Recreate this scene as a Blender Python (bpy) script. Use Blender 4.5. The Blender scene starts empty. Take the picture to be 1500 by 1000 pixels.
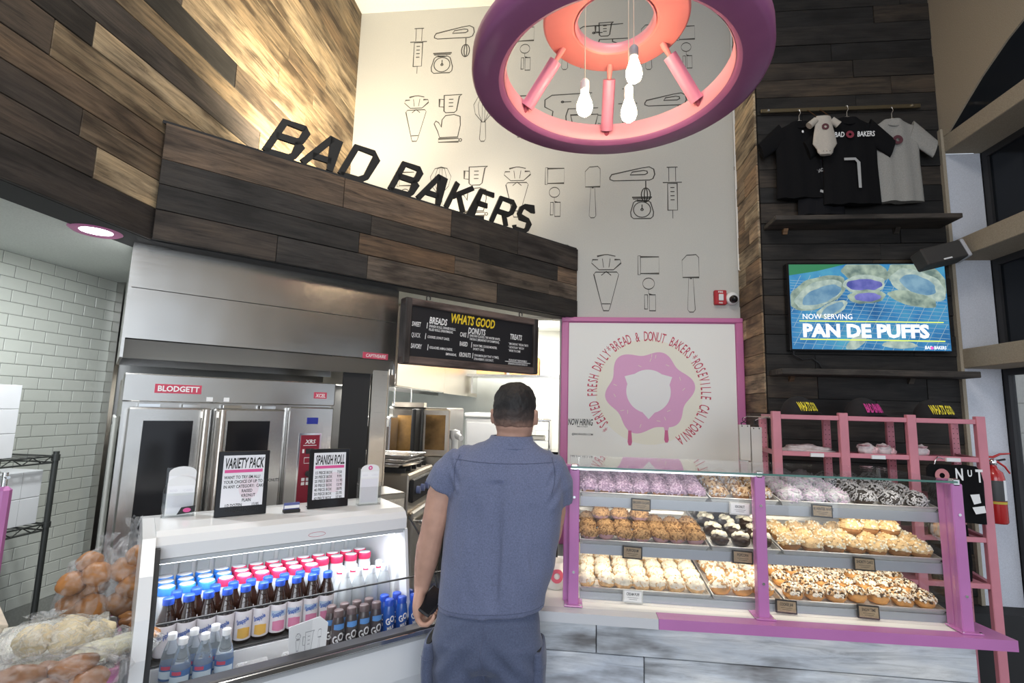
import bpy, bmesh, math, random
from mathutils import Vector, Matrix, noise
random.seed(7)
S2 = math.sqrt(0.5)
scene = bpy.context.scene
COL = scene.collection

# ------------------------------------------------------------------ camera
cam_d = bpy.data.cameras.new('camera'); cam = bpy.data.objects.new('camera', cam_d); COL.objects.link(cam)
cam_d.sensor_width = 36; cam_d.lens = 17.714; cam_d.clip_start = 0.02
cam.matrix_world = Matrix(((0.99395397, -0.01278496, 0.10905068, 0), (0.10643079, -0.13187716, -0.98553585, 0),
                           (0.02698133, 0.99118362, -0.12971911, 1.62), (0, 0, 0, 1)))
scene.camera = cam
# ------------------------------------------------------------------ world, exposure
w = bpy.data.worlds.new('daylight'); scene.world = w; w.use_nodes = True
w.node_tree.nodes['Background'].inputs[0].default_value = (0.80, 0.89, 1.0, 1)
w.node_tree.nodes['Background'].inputs[1].default_value = 1.0
scene.view_settings.view_transform = 'Standard'; scene.view_settings.look = 'None'
scene.view_settings.gamma = 1; scene.view_settings.use_curve_mapping = False
scene.view_settings.exposure = 0.15

def light(name, kind, loc, power, color=(1, 1, 1), size=0.1, size_y=None, aim=None, rot=None, spot=None, blend=.5):
    d = bpy.data.lights.new(name, kind); d.energy = power; d.color = color
    if kind == 'AREA':
        d.shape = 'RECTANGLE' if size_y else 'SQUARE'; d.size = size
        if size_y: d.size_y = size_y
    else:
        d.shadow_soft_size = size
        if kind == 'SPOT': d.spot_size = math.radians(spot or 60); d.spot_blend = blend
    o = bpy.data.objects.new(name, d); COL.objects.link(o); o.location = loc
    if aim is not None: o.rotation_euler = (Vector(aim) - Vector(loc)).to_track_quat('-Z', 'Y').to_euler()
    if rot is not None: o.rotation_euler = rot
    return o
WARM = (1.0, .85, .60); COOL = (.86, .93, 1.0)
# daylight coming through the storefront windows behind the photographer
light('storefront_daylight', 'AREA', (0.6, -3.4, 2.0), 118, (.86, .92, 1.0), 4.2, 2.4, aim=(0.4, 3.5, 1.0))
# track spots washing the wall behind the letters, kitchen panels, case strips
light('header_uplight', 'SPOT', (-1.45, 2.98, 3.0), 230, WARM, .06, aim=(-1.9, 3.0, 4.0), spot=150, blend=.9)
light('header_uplight_right', 'SPOT', (-0.85, 3.35, 3.0), 40, (1, .86, .66), .06, aim=(-0.9, 4.0, 3.9), spot=150, blend=.9)
light('kitchen_panel_light', 'AREA', (-1.9, 6.9, 2.815), 60, (1, .97, .9), .56, .56, rot=(0, 0, 0))
light('kitchen_panel_light_right', 'AREA', (-.5, 7.2, 2.815), 22, (1, .97, .9), .56, .56, rot=(0, 0, 0))
light('kitchen_panel_light_front', 'AREA', (-.75, 5.4, 2.815), 62, (1, .96, .88), .56, .56, rot=(0, 0, 0))
light('kitchen_hood_lamp', 'AREA', (-1.55, 4.1, 1.80), 12, (1, .96, .88), .3, .5, rot=(0, 0, 0))
light('case_strip', 'AREA', (0.68, 2.03, 1.375), .9, (1, .93, .80), 1.25, .03, aim=(0.68, 2.35, .9))
light('case_strip_middle', 'AREA', (0.68, 2.10, 1.262), 1.7, (1, .90, .72), 1.25, .03, aim=(0.68, 2.34, 1.05))
light('case_strip_lower', 'AREA', (0.68, 2.10, 1.082), 2.2, (1, .90, .72), 1.25, .03, aim=(0.68, 2.34, .9))
light('bakery_downlight_left', 'AREA', (-2.07, 1.93, 2.336), 14, (.93, .97, 1), .09, .09, rot=(0, 0, 0))
light('added_overhead_fill', 'AREA', (0.2, 0.6, 5.0), 55, (1, .95, .88), 1.2, 1.2, rot=(0, 0, 0))  # unseen overhead area light, added without any fixture

# ------------------------------------------------------------------ materials
def nodes_of(name):
    m = bpy.data.materials.new(name); m.use_nodes = True
    nt = m.node_tree; return m, nt, nt.nodes['Principled BSDF']
def N(nt, t, **kw):
    n = nt.nodes.new(t)
    for k, v in kw.items():
        if k in n.inputs: n.inputs[k].default_value = v
        else: setattr(n, k, v)
    return n
def coords(nt, scale=(1, 1, 1), kind='Object'):
    tc = N(nt, 'ShaderNodeTexCoord'); mp = N(nt, 'ShaderNodeMapping'); mp.inputs['Scale'].default_value = scale
    nt.links.new(tc.outputs[kind], mp.inputs[0]); return mp.outputs[0]
def ramp(nt, fac, stops):
    r = N(nt, 'ShaderNodeValToRGB'); e = r.color_ramp.elements
    while len(e) < len(stops): e.new(.5)
    for i, (p, c) in enumerate(stops): e[i].position = p; e[i].color = (*c, 1) if len(c) == 3 else c
    nt.links.new(fac, r.inputs[0]); return r.outputs[0]
def bump(nt, b, h, strength=.3, dist=.01):
    bn = N(nt, 'ShaderNodeBump'); bn.inputs['Strength'].default_value = strength; bn.inputs['Distance'].default_value = dist
    nt.links.new(h, bn.inputs['Height']); nt.links.new(bn.outputs[0], b.inputs['Normal'])
MATS = {}
def pm(name, col, rough=.5, metal=0, emit=0, ecol=None, alpha=1, trans=0, ior=1.45, nscale=0, var=0.0, bmp=0, bdist=.003, coat=0, scale=(1, 1, 1), spec=None, sheen=0):
    if name in MATS: return MATS[name]
    m, nt, b = nodes_of(name)
    b.inputs['Base Color'].default_value = (*col, 1); b.inputs['Roughness'].default_value = rough
    b.inputs['Metallic'].default_value = metal; b.inputs['Transmission Weight'].default_value = trans; b.inputs['IOR'].default_value = ior
    b.inputs['Alpha'].default_value = alpha; b.inputs['Coat Weight'].default_value = coat
    b.inputs['Sheen Weight'].default_value = sheen
    if spec is not None: b.inputs['Specular IOR Level'].default_value = spec
    if emit: b.inputs['Emission Color'].default_value = (*(ecol or col), 1); b.inputs['Emission Strength'].default_value = emit
    if nscale:
        t = N(nt, 'ShaderNodeTexNoise'); t.inputs['Scale'].default_value = nscale; t.inputs['Detail'].default_value = 5
        nt.links.new(coords(nt, scale), t.inputs['Vector'])
        if var:
            lo = [max(0, c * (1 - var)) for c in col]; hi = [min(1, c * (1 + var)) for c in col]
            nt.links.new(ramp(nt, t.outputs[0], [(.3, lo), (.7, hi)]), b.inputs['Base Color'])
        if bmp: bump(nt, b, t.outputs[0], bmp, bdist)
    MATS[name] = m; return m

def glass_mat(name, col=(1, 1, 1), rough=.02, tint=.955):
    m = bpy.data.materials.new(name); m.use_nodes = True; nt = m.node_tree; nt.nodes.clear()
    o = N(nt, 'ShaderNodeOutputMaterial'); mx = N(nt, 'ShaderNodeMixShader'); tr = N(nt, 'ShaderNodeBsdfTransparent'); gl = N(nt, 'ShaderNodeBsdfGlossy')
    tr.inputs[0].default_value = (col[0] * tint, col[1] * tint, col[2] * tint, 1); gl.inputs[0].default_value = (1, 1, 1, 1); gl.inputs['Roughness'].default_value = rough
    # Schlick reflectance from the facing angle, the same on both faces of a thin pane
    f = N(nt, 'ShaderNodeLayerWeight'); f.inputs[0].default_value = .5
    p = N(nt, 'ShaderNodeMath', operation='POWER'); p.inputs[1].default_value = 5; nt.links.new(f.outputs['Facing'], p.inputs[0])
    q = N(nt, 'ShaderNodeMath', operation='MULTIPLY_ADD'); q.inputs[1].default_value = .92; q.inputs[2].default_value = .04; nt.links.new(p.outputs[0], q.inputs[0])
    nt.links.new(q.outputs[0], mx.inputs[0]); nt.links.new(tr.outputs[0], mx.inputs[1]); nt.links.new(gl.outputs[0], mx.inputs[2]); nt.links.new(mx.outputs[0], o.inputs[0])
    return m
def film_mat(name, col, opac, rough=.12, nscale=18):
    """crinkled clear plastic film: mostly see-through with milky creases and gloss"""
    m, nt, b = nodes_of(name)
    b.inputs['Base Color'].default_value = (*col, 1); b.inputs['Roughness'].default_value = rough
    t = N(nt, 'ShaderNodeTexNoise'); t.inputs['Scale'].default_value = nscale; t.inputs['Detail'].default_value = 6; t.inputs['Distortion'].default_value = 1.5
    nt.links.new(coords(nt), t.inputs['Vector'])
    nt.links.new(ramp(nt, t.outputs[0], [(.38, (opac * .35,) * 3), (.62, (min(1, opac * 2.2),) * 3)]), b.inputs['Alpha'])
    bump(nt, b, t.outputs[0], 1.0, .035); return m

def wood_mat(name, dark=.20, light_=1.45, rough=.75, dens=1.0, knots=True):
    """reclaimed board: grain runs along local X; tone comes from the object's own colour"""
    m, nt, b = nodes_of(name)
    oi = N(nt, 'ShaderNodeObjectInfo'); tc = N(nt, 'ShaderNodeTexCoord'); mp = N(nt, 'ShaderNodeMapping'); mp.inputs['Scale'].default_value = (1.1, 14 * dens, 14 * dens)
    va = N(nt, 'ShaderNodeVectorMath', operation='SCALE'); va.inputs[0].default_value = (37, 19, 53)
    nt.links.new(oi.outputs['Random'], va.inputs['Scale'])
    ad = N(nt, 'ShaderNodeVectorMath', operation='ADD'); nt.links.new(tc.outputs['Object'], ad.inputs[0]); nt.links.new(va.outputs[0], ad.inputs[1])
    nt.links.new(ad.outputs[0], mp.inputs[0])
    g = N(nt, 'ShaderNodeTexNoise'); g.inputs['Scale'].default_value = 3.2; g.inputs['Detail'].default_value = 9; g.inputs['Roughness'].default_value = .68; g.inputs['Distortion'].default_value = .8
    nt.links.new(mp.outputs[0], g.inputs['Vector'])
    mp2 = N(nt, 'ShaderNodeMapping'); mp2.inputs['Scale'].default_value = (1.6, 5, 5); nt.links.new(ad.outputs[0], mp2.inputs[0])
    g2 = N(nt, 'ShaderNodeTexNoise'); g2.inputs['Scale'].default_value = 1.9; g2.inputs['Detail'].default_value = 4; nt.links.new(mp2.outputs[0], g2.inputs['Vector'])
    r1 = ramp(nt, g.outputs[0], [(.30, (dark,) * 3), (.48, (.85,) * 3), (.7, (light_,) * 3)])
    r2 = ramp(nt, g2.outputs[0], [(.34, (.34, .31, .29)), (.5, (1, 1, 1)), (.68, (1.35, 1.28, 1.18))])
    m1 = N(nt, 'ShaderNodeMix', data_type='RGBA', blend_type='MULTIPLY'); m1.inputs[0].default_value = 1
    nt.links.new(r1, m1.inputs[6]); nt.links.new(r2, m1.inputs[7])
    m2 = N(nt, 'ShaderNodeMix', data_type='RGBA', blend_type='MULTIPLY'); m2.inputs[0].default_value = 1
    nt.links.new(m1.outputs[2], m2.inputs[6]); nt.links.new(oi.outputs['Color'], m2.inputs[7])
    nt.links.new(m2.outputs[2], b.inputs['Base Color']); b.inputs['Roughness'].default_value = rough
    bump(nt, b, g.outputs[0], .5, .004); return m

def steel_mat(name, col=(.62, .61, .59), rough=.24, along=(1, 60, 160), bmp=.10):
    m, nt, b = nodes_of(name)
    b.inputs['Base Color'].default_value = (*col, 1); b.inputs['Metallic'].default_value = 1; b.inputs['Roughness'].default_value = rough
    t = N(nt, 'ShaderNodeTexNoise'); t.inputs['Scale'].default_value = 6; t.inputs['Detail'].default_value = 4; nt.links.new(coords(nt, along), t.inputs['Vector'])
    nt.links.new(ramp(nt, t.outputs[0], [(.3, (rough * .9,) * 3), (.7, (rough * 1.12,) * 3)]), b.inputs['Roughness'])
    t2 = N(nt, 'ShaderNodeTexNoise'); t2.inputs['Scale'].default_value = 2.2; nt.links.new(coords(nt), t2.inputs['Vector'])
    b1 = N(nt, 'ShaderNodeBump'); b1.inputs['Strength'].default_value = .10; b1.inputs['Distance'].default_value = .0006; nt.links.new(t.outputs[0], b1.inputs['Height'])
    bump(nt, b, t2.outputs[0], bmp, .05); nt.links.new(b1.outputs[0], [n for n in nt.nodes if n.type == 'BUMP'][-1].inputs['Normal']); return m

M_wood = wood_mat('reclaimed_wood'); M_whitewash = wood_mat('whitewashed_wood', .50, 1.12, .6, .8)
M_steel = steel_mat('brushed_steel'); M_steel_dark = steel_mat('dark_steel', (.30, .30, .29), .35); M_steel_warm = steel_mat('warm_steel', (.70, .64, .56), .3)
M_wallwhite = pm('painted_wall_white', (.54, .54, .51), .85, nscale=120, var=.03, bmp=.15, bdist=.001)
M_ceilwhite = pm('ceiling_white', (.80, .79, .75), .9, nscale=60, var=.03)
M_soffit = pm('soffit_sage_grey', (.60, .63, .59), .85, nscale=150, var=.08)
M_tan = pm('tan_plaster', (.34, .29, .22), .9, nscale=220, var=.18, bmp=.2, bdist=.001)
M_jamb = pm('grey_plaster', (.60, .62, .68), .9, nscale=220, var=.1, bmp=.2, bdist=.001)
M_tile = pm('sage_white_glazed_tile', (.60, .62, .56), .28, nscale=3, var=.06)
M_grout = pm('grey_grout', (.30, .31, .28), .9, nscale=80, var=.1)
M_black = pm('matte_black', (.024, .024, .026), .55); M_blackgloss = pm('gloss_black', (.012, .012, .014), .15)
M_ink = pm('black_ink', (.02, .02, .02), .6); M_dark = pm('dark_recess', (.028, .028, .029), .8)
M_white = pm('white_enamel', (.78, .79, .80), .3, coat=.3); M_paper = pm('white_paper', (.82, .82, .82), .7)
M_pink = pm('rose_pink_painted_metal', (.62, .235, .29), .42, nscale=8, var=.06); M_purple = pm('orchid_painted_metal', (.50, .18, .43), .30, nscale=6, var=.05, coat=.3)
M_pinktrim = pm('orchid_pink_trim', (.56, .17, .37), .4); M_chrome = pm('chrome', (.8, .8, .8), .12, metal=1)
M_glass = glass_mat('clear_glass', (1, 1, 1)); M_glassgreen = pm('glass_edge_green', (.10, .22, .19), .1)
M_cream = pm('cream_ink', (.80, .76, .62), .7); M_pinkink = pm('pink_ink', (.74, .40, .62), .7); M_redink = pm('crimson_ink', (.55, .07, .12), .7)
M_floor = pm('dark_polished_concrete', (.060, .058, .056), .25, nscale=2.5, var=.3)

# ------------------------------------------------------------------ mesh builder
_TXT = {}
def text_geo(s, size=1, shear=0, bold=0, align='CENTER'):
    key = (s, size, shear, bold, align)
    if key in _TXT: return _TXT[key]
    c = bpy.data.curves.new('t', 'FONT'); c.body = s; c.size = size; c.shear = shear; c.offset = bold; c.align_x = align; c.resolution_u = 2; c.fill_mode = 'FRONT'
    o = bpy.data.objects.new('t', c); COL.objects.link(o); bpy.context.view_layer.update()
    me = bpy.data.meshes.new_from_object(o.evaluated_get(bpy.context.evaluated_depsgraph_get()))
    r = ([v.co.copy() for v in me.vertices], [tuple(p.vertices) for p in me.polygons])
    bpy.data.objects.remove(o); bpy.data.curves.remove(c); bpy.data.meshes.remove(me)
    if bold and any(abs(v.y) > 1.2 * size for v in r[0]): r = text_geo(s, size, shear, 0, align)
    _TXT[key] = r; return r

class MB:
    def __init__(s, xf=None): s.v = []; s.f = []; s.mi = []; s.sm = []; s.xf = xf or Matrix(); s.m = 0; s.smooth = False
    def add(s, vs, fs, smooth=None):
        b = len(s.v); s.v += [s.xf @ Vector(p) for p in vs]; s.f += [tuple(i + b for i in f) for f in fs]
        s.mi += [s.m] * len(fs); s.sm += [s.smooth if smooth is None else smooth] * len(fs); return s
    def box(s, x0, x1, y0, y1, z0, z1):
        return s.add([(x0, y0, z0), (x1, y0, z0), (x1, y1, z0), (x0, y1, z0), (x0, y0, z1), (x1, y0, z1), (x1, y1, z1), (x0, y1, z1)],
                     [(0, 3, 2, 1), (4, 5, 6, 7), (0, 1, 5, 4), (1, 2, 6, 5), (2, 3, 7, 6), (3, 0, 4, 7)], False)
    def cbox(s, x0, x1, y0, y1, z0, z1, c=.004):
        """box with chamfered edges in all directions"""
        vs = []; c = min(c, (x1 - x0) * .45, (y1 - y0) * .45, (z1 - z0) * .45)
        bm = bmesh.new(); bmesh.ops.create_cube(bm, size=1)
        for v in bm.verts: v.co = Vector(((x0 + x1) / 2 + v.co.x * (x1 - x0), (y0 + y1) / 2 + v.co.y * (y1 - y0), (z0 + z1) / 2 + v.co.z * (z1 - z0)))
        bmesh.ops.bevel(bm, geom=list(bm.edges), offset=c, segments=1, affect='EDGES'); bm.verts.index_update()
        s.add([v.co.copy() for v in bm.verts], [tuple(v.index for v in f.verts) for f in bm.faces], False); bm.free(); return s
    def prism(s, pts, h0, h1, axis='z'):
        """pts: 2-D polygon, extruded along axis (z: xy, y: xz, x: yz)"""
        n = len(pts); P = {'z': lambda a, b, h: (a, b, h), 'y': lambda a, b, h: (a, h, b), 'x': lambda a, b, h: (h, a, b)}[axis]
        vs = [P(a, b, h0) for a, b in pts] + [P(a, b, h1) for a, b in pts]
        return s.add(vs, [tuple(range(n))[::-1], tuple(range(n, 2 * n))] + [(i, (i + 1) % n, n + (i + 1) % n, n + i) for i in range(n)], False)
    def cyl(s, p0, p1, r0, r1=None, n=12, cap=True):
        r1 = r0 if r1 is None else r1; p0 = Vector(p0); p1 = Vector(p1); d = (p1 - p0).normalized(); a = d.orthogonal().normalized(); b = d.cross(a)
        vs = [p + (a * math.cos(t) + b * math.sin(t)) * r for p, r in ((p0, r0), (p1, r1)) for t in [2 * math.pi * i / n for i in range(n)]]
        s.add(vs, [(i, (i + 1) % n, n + (i + 1) % n, n + i) for i in range(n)], True)
        if cap: s.add(vs[:n], [tuple(range(n))[::-1]], False); s.add(vs[n:], [tuple(range(n))], False)
        return s
    def lathe(s, prof, c=(0, 0, 0), n=16, smooth=True, a0=0, a1=2 * math.pi):
        full = abs(a1 - a0 - 2 * math.pi) < 1e-6; k = n if full else n + 1; vs = []
        for r, z in prof:
            for i in range(k):
                t = a0 + (a1 - a0) * i / n; vs.append((c[0] + r * math.cos(t), c[1] + r * math.sin(t), c[2] + z))
        fs = []
        for j in range(len(prof) - 1):
            for i in range(n):
                i2 = (i + 1) % k; fs.append((j * k + i, j * k + i2, (j + 1) * k + i2, (j + 1) * k + i))
        return s.add(vs, fs, smooth)
    def tube(s, pts, r, n=8, closed=False, cap=True):
        pts = [Vector(p) for p in pts]; m = len(pts); rr = r if isinstance(r, (list, tuple)) else [r] * m; vs = []; prev = None
        for i, p in enumerate(pts):
            if closed: d = pts[(i + 1) % m] - pts[i - 1]
            else: d = pts[min(i + 1, m - 1)] - pts[max(i - 1, 0)]
            d.normalize()
            a = d.orthogonal().normalized() if prev is None else (prev - d * prev.dot(d)).normalized()
            prev = a; b = d.cross(a)
            vs += [p + (a * math.cos(2 * math.pi * k / n) + b * math.sin(2 * math.pi * k / n)) * rr[i] for k in range(n)]
        fs = [(j * n + i, j * n + (i + 1) % n, ((j + 1) % m) * n + (i + 1) % n, ((j + 1) % m) * n + i) for j in range(m if closed else m - 1) for i in range(n)]
        s.add(vs, fs, True)
        if cap and not closed: s.add(vs[:n], [tuple(range(n))[::-1]], False); s.add(vs[-n:], [tuple(range(n))], False)
        return s
    def loft(s, rings, cap=True, smooth=True):
        n = len(rings[0]); vs = [p for r in rings for p in r]
        s.add(vs, [(j * n + i, j * n + (i + 1) % n, (j + 1) * n + (i + 1) % n, (j + 1) * n + i) for j in range(len(rings) - 1) for i in range(n)], smooth)
        if cap: s.add(rings[0], [tuple(range(n))[::-1]], smooth); s.add(rings[-1], [tuple(range(n))], smooth)
        return s
    def ribbon(s, pts, w, z=0, closed=False):
        """flat stroke in local XY"""
        P = [Vector(p).to_2d() for p in pts]; m = len(P); L = []; Rr = []
        for i in range(m):
            if closed: a, b = P[i - 1], P[(i + 1) % m]
            else: a, b = P[max(i - 1, 0)], P[min(i + 1, m - 1)]
            d = b - a
            if d.length < 1e-9: d = Vector((1, 0))
            d.normalize(); n = Vector((-d.y, d.x))
            d1 = (P[i] - P[i - 1]) if (i or closed) else d
            if d1.length > 1e-9:
                d1 = d1.normalized(); k = 1 / max(.5, abs(n.dot(Vector((-d1.y, d1.x)))))
            else: k = 1
            L.append(P[i] + n * w / 2 * k); Rr.append(P[i] - n * w / 2 * k)
        vs = [(p.x, p.y, z) for p in L] + [(p.x, p.y, z) for p in Rr]
        return s.add(vs, [(m + i, m + (i + 1) % m, (i + 1) % m, i) for i in range(m if closed else m - 1)], False)
    def text(s, t, x, y, size, sx=1, shear=0, bold=0, z=0, align='CENTER', ext=0, rot=0):
        vs, fs = text_geo(t, 1, shear, bold, align); c, q = math.cos(rot), math.sin(rot); V = []
        for v in vs:
            a, b = v.x * size * sx, v.y * size
            V.append((x + a * c - b * q, y + a * q + b * c, z))
        s.add(V, fs, False)
        if ext:
            s.add([(a, b, z - ext) for a, b, _ in V], [f[::-1] for f in fs], False)
            e = {}
            for f in fs:
                for i in range(len(f)):
                    k = (f[i], f[(i + 1) % len(f)]); e[k] = 1
            bd = [k for k in e if (k[1], k[0]) not in e]
            n = len(V); s.add(V + [(a, b, z - ext) for a, b, _ in V], [(b_, a_, a_ + n, b_ + n) for a_, b_ in bd], False)
        return s
    def poly(s, pts, z=0): return s.add([(p[0], p[1], z) for p in pts], [tuple(range(len(pts)))], False)
    def mesh(s, name, mats):
        me = bpy.data.meshes.new(name); me.from_pydata([tuple(v) for v in s.v], [], s.f)
        if not isinstance(mats, (list, tuple)): mats = [mats]
        for m in mats: me.materials.append(m)
        me.polygons.foreach_set('material_index', s.mi); me.polygons.foreach_set('use_smooth', s.sm); me.update(); return me
    def build(s, name, mats, parent=None, loc=None, rotz=0, color=None):
        return obj(name, s.mesh(name, mats), parent, loc, rotz, color)

def obj(name, me, parent=None, loc=None, rotz=0, color=None):
    o = bpy.data.objects.new(name, me); COL.objects.link(o)
    if parent is not None: o.parent = parent
    if loc is not None: o.location = loc
    if rotz: o.rotation_euler = (0, 0, rotz)
    if color is not None: o.color = (*color, 1)
    return o
def empty(name, loc=(0, 0, 0), rotz=0, size=.1):
    o = bpy.data.objects.new(name, None); COL.objects.link(o); o.location = loc; o.rotation_euler = (0, 0, rotz); o.empty_display_size = size; return o
def tag(o, label, cat, group=None, kind=None):
    if label: o['label'] = label
    if cat: o['category'] = cat
    if group: o['group'] = group
    if kind: o['kind'] = kind
    return o
def thing(name, label, cat, loc=(0, 0, 0), rotz=0, group=None): return tag(empty(name, loc, rotz), label, cat, group)
def struct(o): o['kind'] = 'structure'; return o
def kids(o): return list(o.children)
def dup(o, parent=None):
    c = o.copy(); COL.objects.link(c)
    if parent is not None: c.parent = parent
    for k in kids(o): dup(k, c)
    return c
def circ(cx, cy, rx, ry=None, n=24, a0=0, a1=360):
    ry = ry or rx; k = n if a1 - a0 >= 360 else n + 1
    return [(cx + rx * math.cos(math.radians(a0 + (a1 - a0) * i / n)), cy + ry * math.sin(math.radians(a0 + (a1 - a0) * i / n))) for i in range(k)]
def face_xf(origin, ang):
    """local X along the wall direction (ang from world x), local Y up, local Z out of the wall towards the room"""
    c, q = math.cos(ang), math.sin(ang)
    return Matrix(((c, 0, q, origin[0]), (q, 0, -c, origin[1]), (0, 1, 0, origin[2]), (0, 0, 0, 1)))
# ================================================================== SETTING
fl = MB().box(-3.2, 3.6, -4, 8.3, -.05, 0).build('floor', M_floor); struct(fl)
b = MB().box(-3.2, 3.6, -4, 4.0, 5.15, 5.25); b.build('ceiling', M_ceilwhite)['kind'] = 'structure'
# soffit ceiling over the bakery line (left of and behind the header)
sf = MB().prism([(-3.2, -4), (-1.95, -4), (-1.95, 2.05), (-.02, 4.0), (-.02, 4.1), (-.9, 4.1), (-2.95, 2.95), (-3.2, 2.95)], 2.345, 2.40).build('ceiling_soffit', M_soffit); struct(sf)

def planks(parent, xf_origin, ang, length, z0, z1, row_h, pal, seed, thick=.018, lmin=.5, lmax=1.5, clip=None, mat=None, name='plank', x_start=0, pal2=None):
    """horizontal boards on a wall whose direction is ang; each is an object with its own tone"""
    rnd = random.Random(seed); z = z0; c, q = math.cos(ang), math.sin(ang); nrm = (q, -c)
    while z < z1 - .01:
        h = min(row_h * rnd.choice([.86, 1, 1, 1.1]), z1 - z)
        if z1 - z - h < row_h * .3: h = z1 - z
        u = x_start
        first = rnd.uniform(.25, 1) * lmax
        while u < length - 1e-3:
            L = first if first else rnd.uniform(lmin, lmax); first = 0
            L = min(L, length - u)
            if length - u - L < .15: L = length - u
            if clip is None or clip(u, u + L, z, z + h):
                t = thick * rnd.uniform(.75, 1.25); tone = rnd.choice(pal2 if (pal2 and u + L / 2 > 1.95) else pal); k = rnd.uniform(.75, 1.25)
                mb = MB().cbox(0.0012, L - .0012, -t, 0, .0015, h - .0015, .002)
                o = mb.build(name, mat or M_wood, parent, (xf_origin[0] + c * u, xf_origin[1] + q * u, z), ang, tuple(min(1, v * k) for v in tone))
            u += L
        z += h
DARK = [(.052, .038, .029), (.034, .028, .025), (.095, .064, .042), (.062, .050, .042), (.026, .023, .021)]
MID = [(.125, .078, .046), (.17, .11, .062), (.055, .042, .033), (.10, .078, .06), (.042, .034, .028), (.13, .09, .062)]
TAN = [(.29, .215, .13), (.22, .16, .095), (.17, .12, .072), (.37, .285, .18), (.11, .08, .052), (.27, .205, .13), (.19, .145, .09)]
# left wood wall (plane x = -1.9, z 2.34 .. 5.15)
wl = struct(MB().box(-2.1, -1.925, -4, 4.0, 2.34, 5.15).build('wall_left', M_dark))
planks(wl, (-1.905, 4.0), math.radians(-90), 3.6, 2.34, 5.15, .135, TAN, 11, clip=lambda a, b, c, d: True, lmin=.9, lmax=2.0, pal2=[(.045, .034, .027), (.032, .026, .023), (.11, .075, .048), (.05, .04, .034), (.025, .022, .02), (.075, .055, .04)])  # paler boards across the uplit stretch paint its light; nearer boards are darker wood
# back wall, white with line drawings
wb = struct(MB().box(-1.92, 1.34, 4.0, 4.12, 2.34, 5.15).box(-.06, 1.34, 4.0, 4.12, 0, 2.34).build('wall_back', M_wallwhite))
# 45 degree header over the bakery line
hd = struct(MB().prism([(-1.91, 2.045), (.03, 3.985), (.03, 4.0), (-.12, 4.0), (-1.91, 2.21)], 2.335, 2.895).build('wall_header', M_dark))
DG = math.radians(45)
planks(hd, (-1.892, 2.030), DG, 2.765, 2.335, 2.90, .142, DARK + MID, 4, lmin=.45, lmax=1.1)
tr = struct(MB().prism([(-1.90, 2.02), (.067, 3.985), (.067, 3.998), (-.12, 3.998), (-1.90, 2.218)], 2.90, 2.915).build('trim_1', M_dark))
# left header boards are part of the left wall below z 2.9: they are the wall's lower rows
# reclaimed wood wall with the television and its short return
wt = struct(MB().box(1.34, 2.56, 3.59, 4.1, 0, 5.15).build('wall_wood_right', M_dark))
planks(wt, (1.345, 3.59), 0, 1.205, 0, 5.15, .135, [(.021, .017, .014), (.016, .014, .013), (.033, .025, .019), (.024, .021, .019), (.012, .011, .011), (.019, .016, .014), (.044, .032, .022)], 21, lmin=.5, lmax=1.1)
wr = struct(MB().box(1.335, 1.345, 3.60, 4.0, 0, 5.15).build('wall_wood_return', M_dark))
planks(wr, (1.338, 4.0), math.radians(-90), .43, 0, 5.15, .135, [(.21, .14, .08), (.15, .10, .06), (.36, .28, .18), (.085, .06, .042), (.24, .16, .095), (.30, .22, .14)], 5, lmin=.43, lmax=.43, thick=.014)
# tiled wall on the far left
tw = struct(MB().box(-2.98, -2.862, -4, 2.86, 0, 2.345).build('wall_tiled', M_grout))
TME = MB().cbox(0, .129, -.008, 0, 0, .0605, .0025).mesh('wall_tile', M_tile)
for r in range(29):
    z = .505 + r * .0635; off = (.066 if r % 2 else 0)
    for k in range(7 if r > 4 else 6):
        y1 = 2.855 + off - .132 * k
        if y1 - .129 > 2.83: continue
        o = obj('wall_tile', TME, tw, (-2.860, min(y1, 2.857), z), math.radians(-90))
        if y1 > 2.857: o.scale = ((2.857 - (y1 - .129)) / .129, 1, 1)
# steel corner trim where the tile ends, and the steel wall behind the ovens
struct(MB().box(-2.875, -2.81, 2.855, 2.885, 0, 2.345).build('trim_2', M_steel))
sw = MB(face_xf((-2.86, 2.86, 0), DG)); sw.box(0, 1.65, 0, 2.345, -.05, -.03); struct(sw.build('wall_steel_behind_ovens', M_steel_dark))

# window wall on the right (plane x=2.55, recess to 2.80), arched opening above
arch = [(3.50, 3.545), (3.36, 3.64), (3.20, 3.745), (3.0, 3.845), (2.75, 3.93), (2.4, 4.02), (1.9, 4.07), (1.4, 4.02), (.95, 3.9), (.6, 3.72), (.42, 3.545)]
ww = MB(); ww.prism([(3.6, 3.545)] + arch + [(-.2, 3.545), (-.2, 5.15), (3.6, 5.15)], 2.55, 2.84, 'x')
ww.box(2.55, 2.84, -1.2, -.2, 0, 5.15); ww.box(2.55, 2.84, -4, -3, 0, 5.15); ww.box(2.55, 2.84, -3, -1.2, 3.2, 5.15); ww.box(2.79, 2.84, 3.571, 3.62, .5, 3.55)
struct(ww.build('wall_right', M_tan))
struct(MB().box(2.552, 2.80, 3.571, 3.62, .495, 3.43).build('wall_right_jamb', M_jamb))
struct(MB().box(2.535, 2.556, 3.545, 3.575, .5, 3.6).build('trim_3', M_tan))
for i, (z0, z1) in enumerate(((3.43, 3.545), (2.675, 2.80), (1.95, 2.075))):
    struct(MB().cbox(2.552, 2.83, -.2, 3.5705, z0, z1, .004).build('trim_%d' % (i + 4), M_tan))
M_tint = pm('dark_tinted_glass', (.012, .015, .02), .08, spec=.25)
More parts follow.
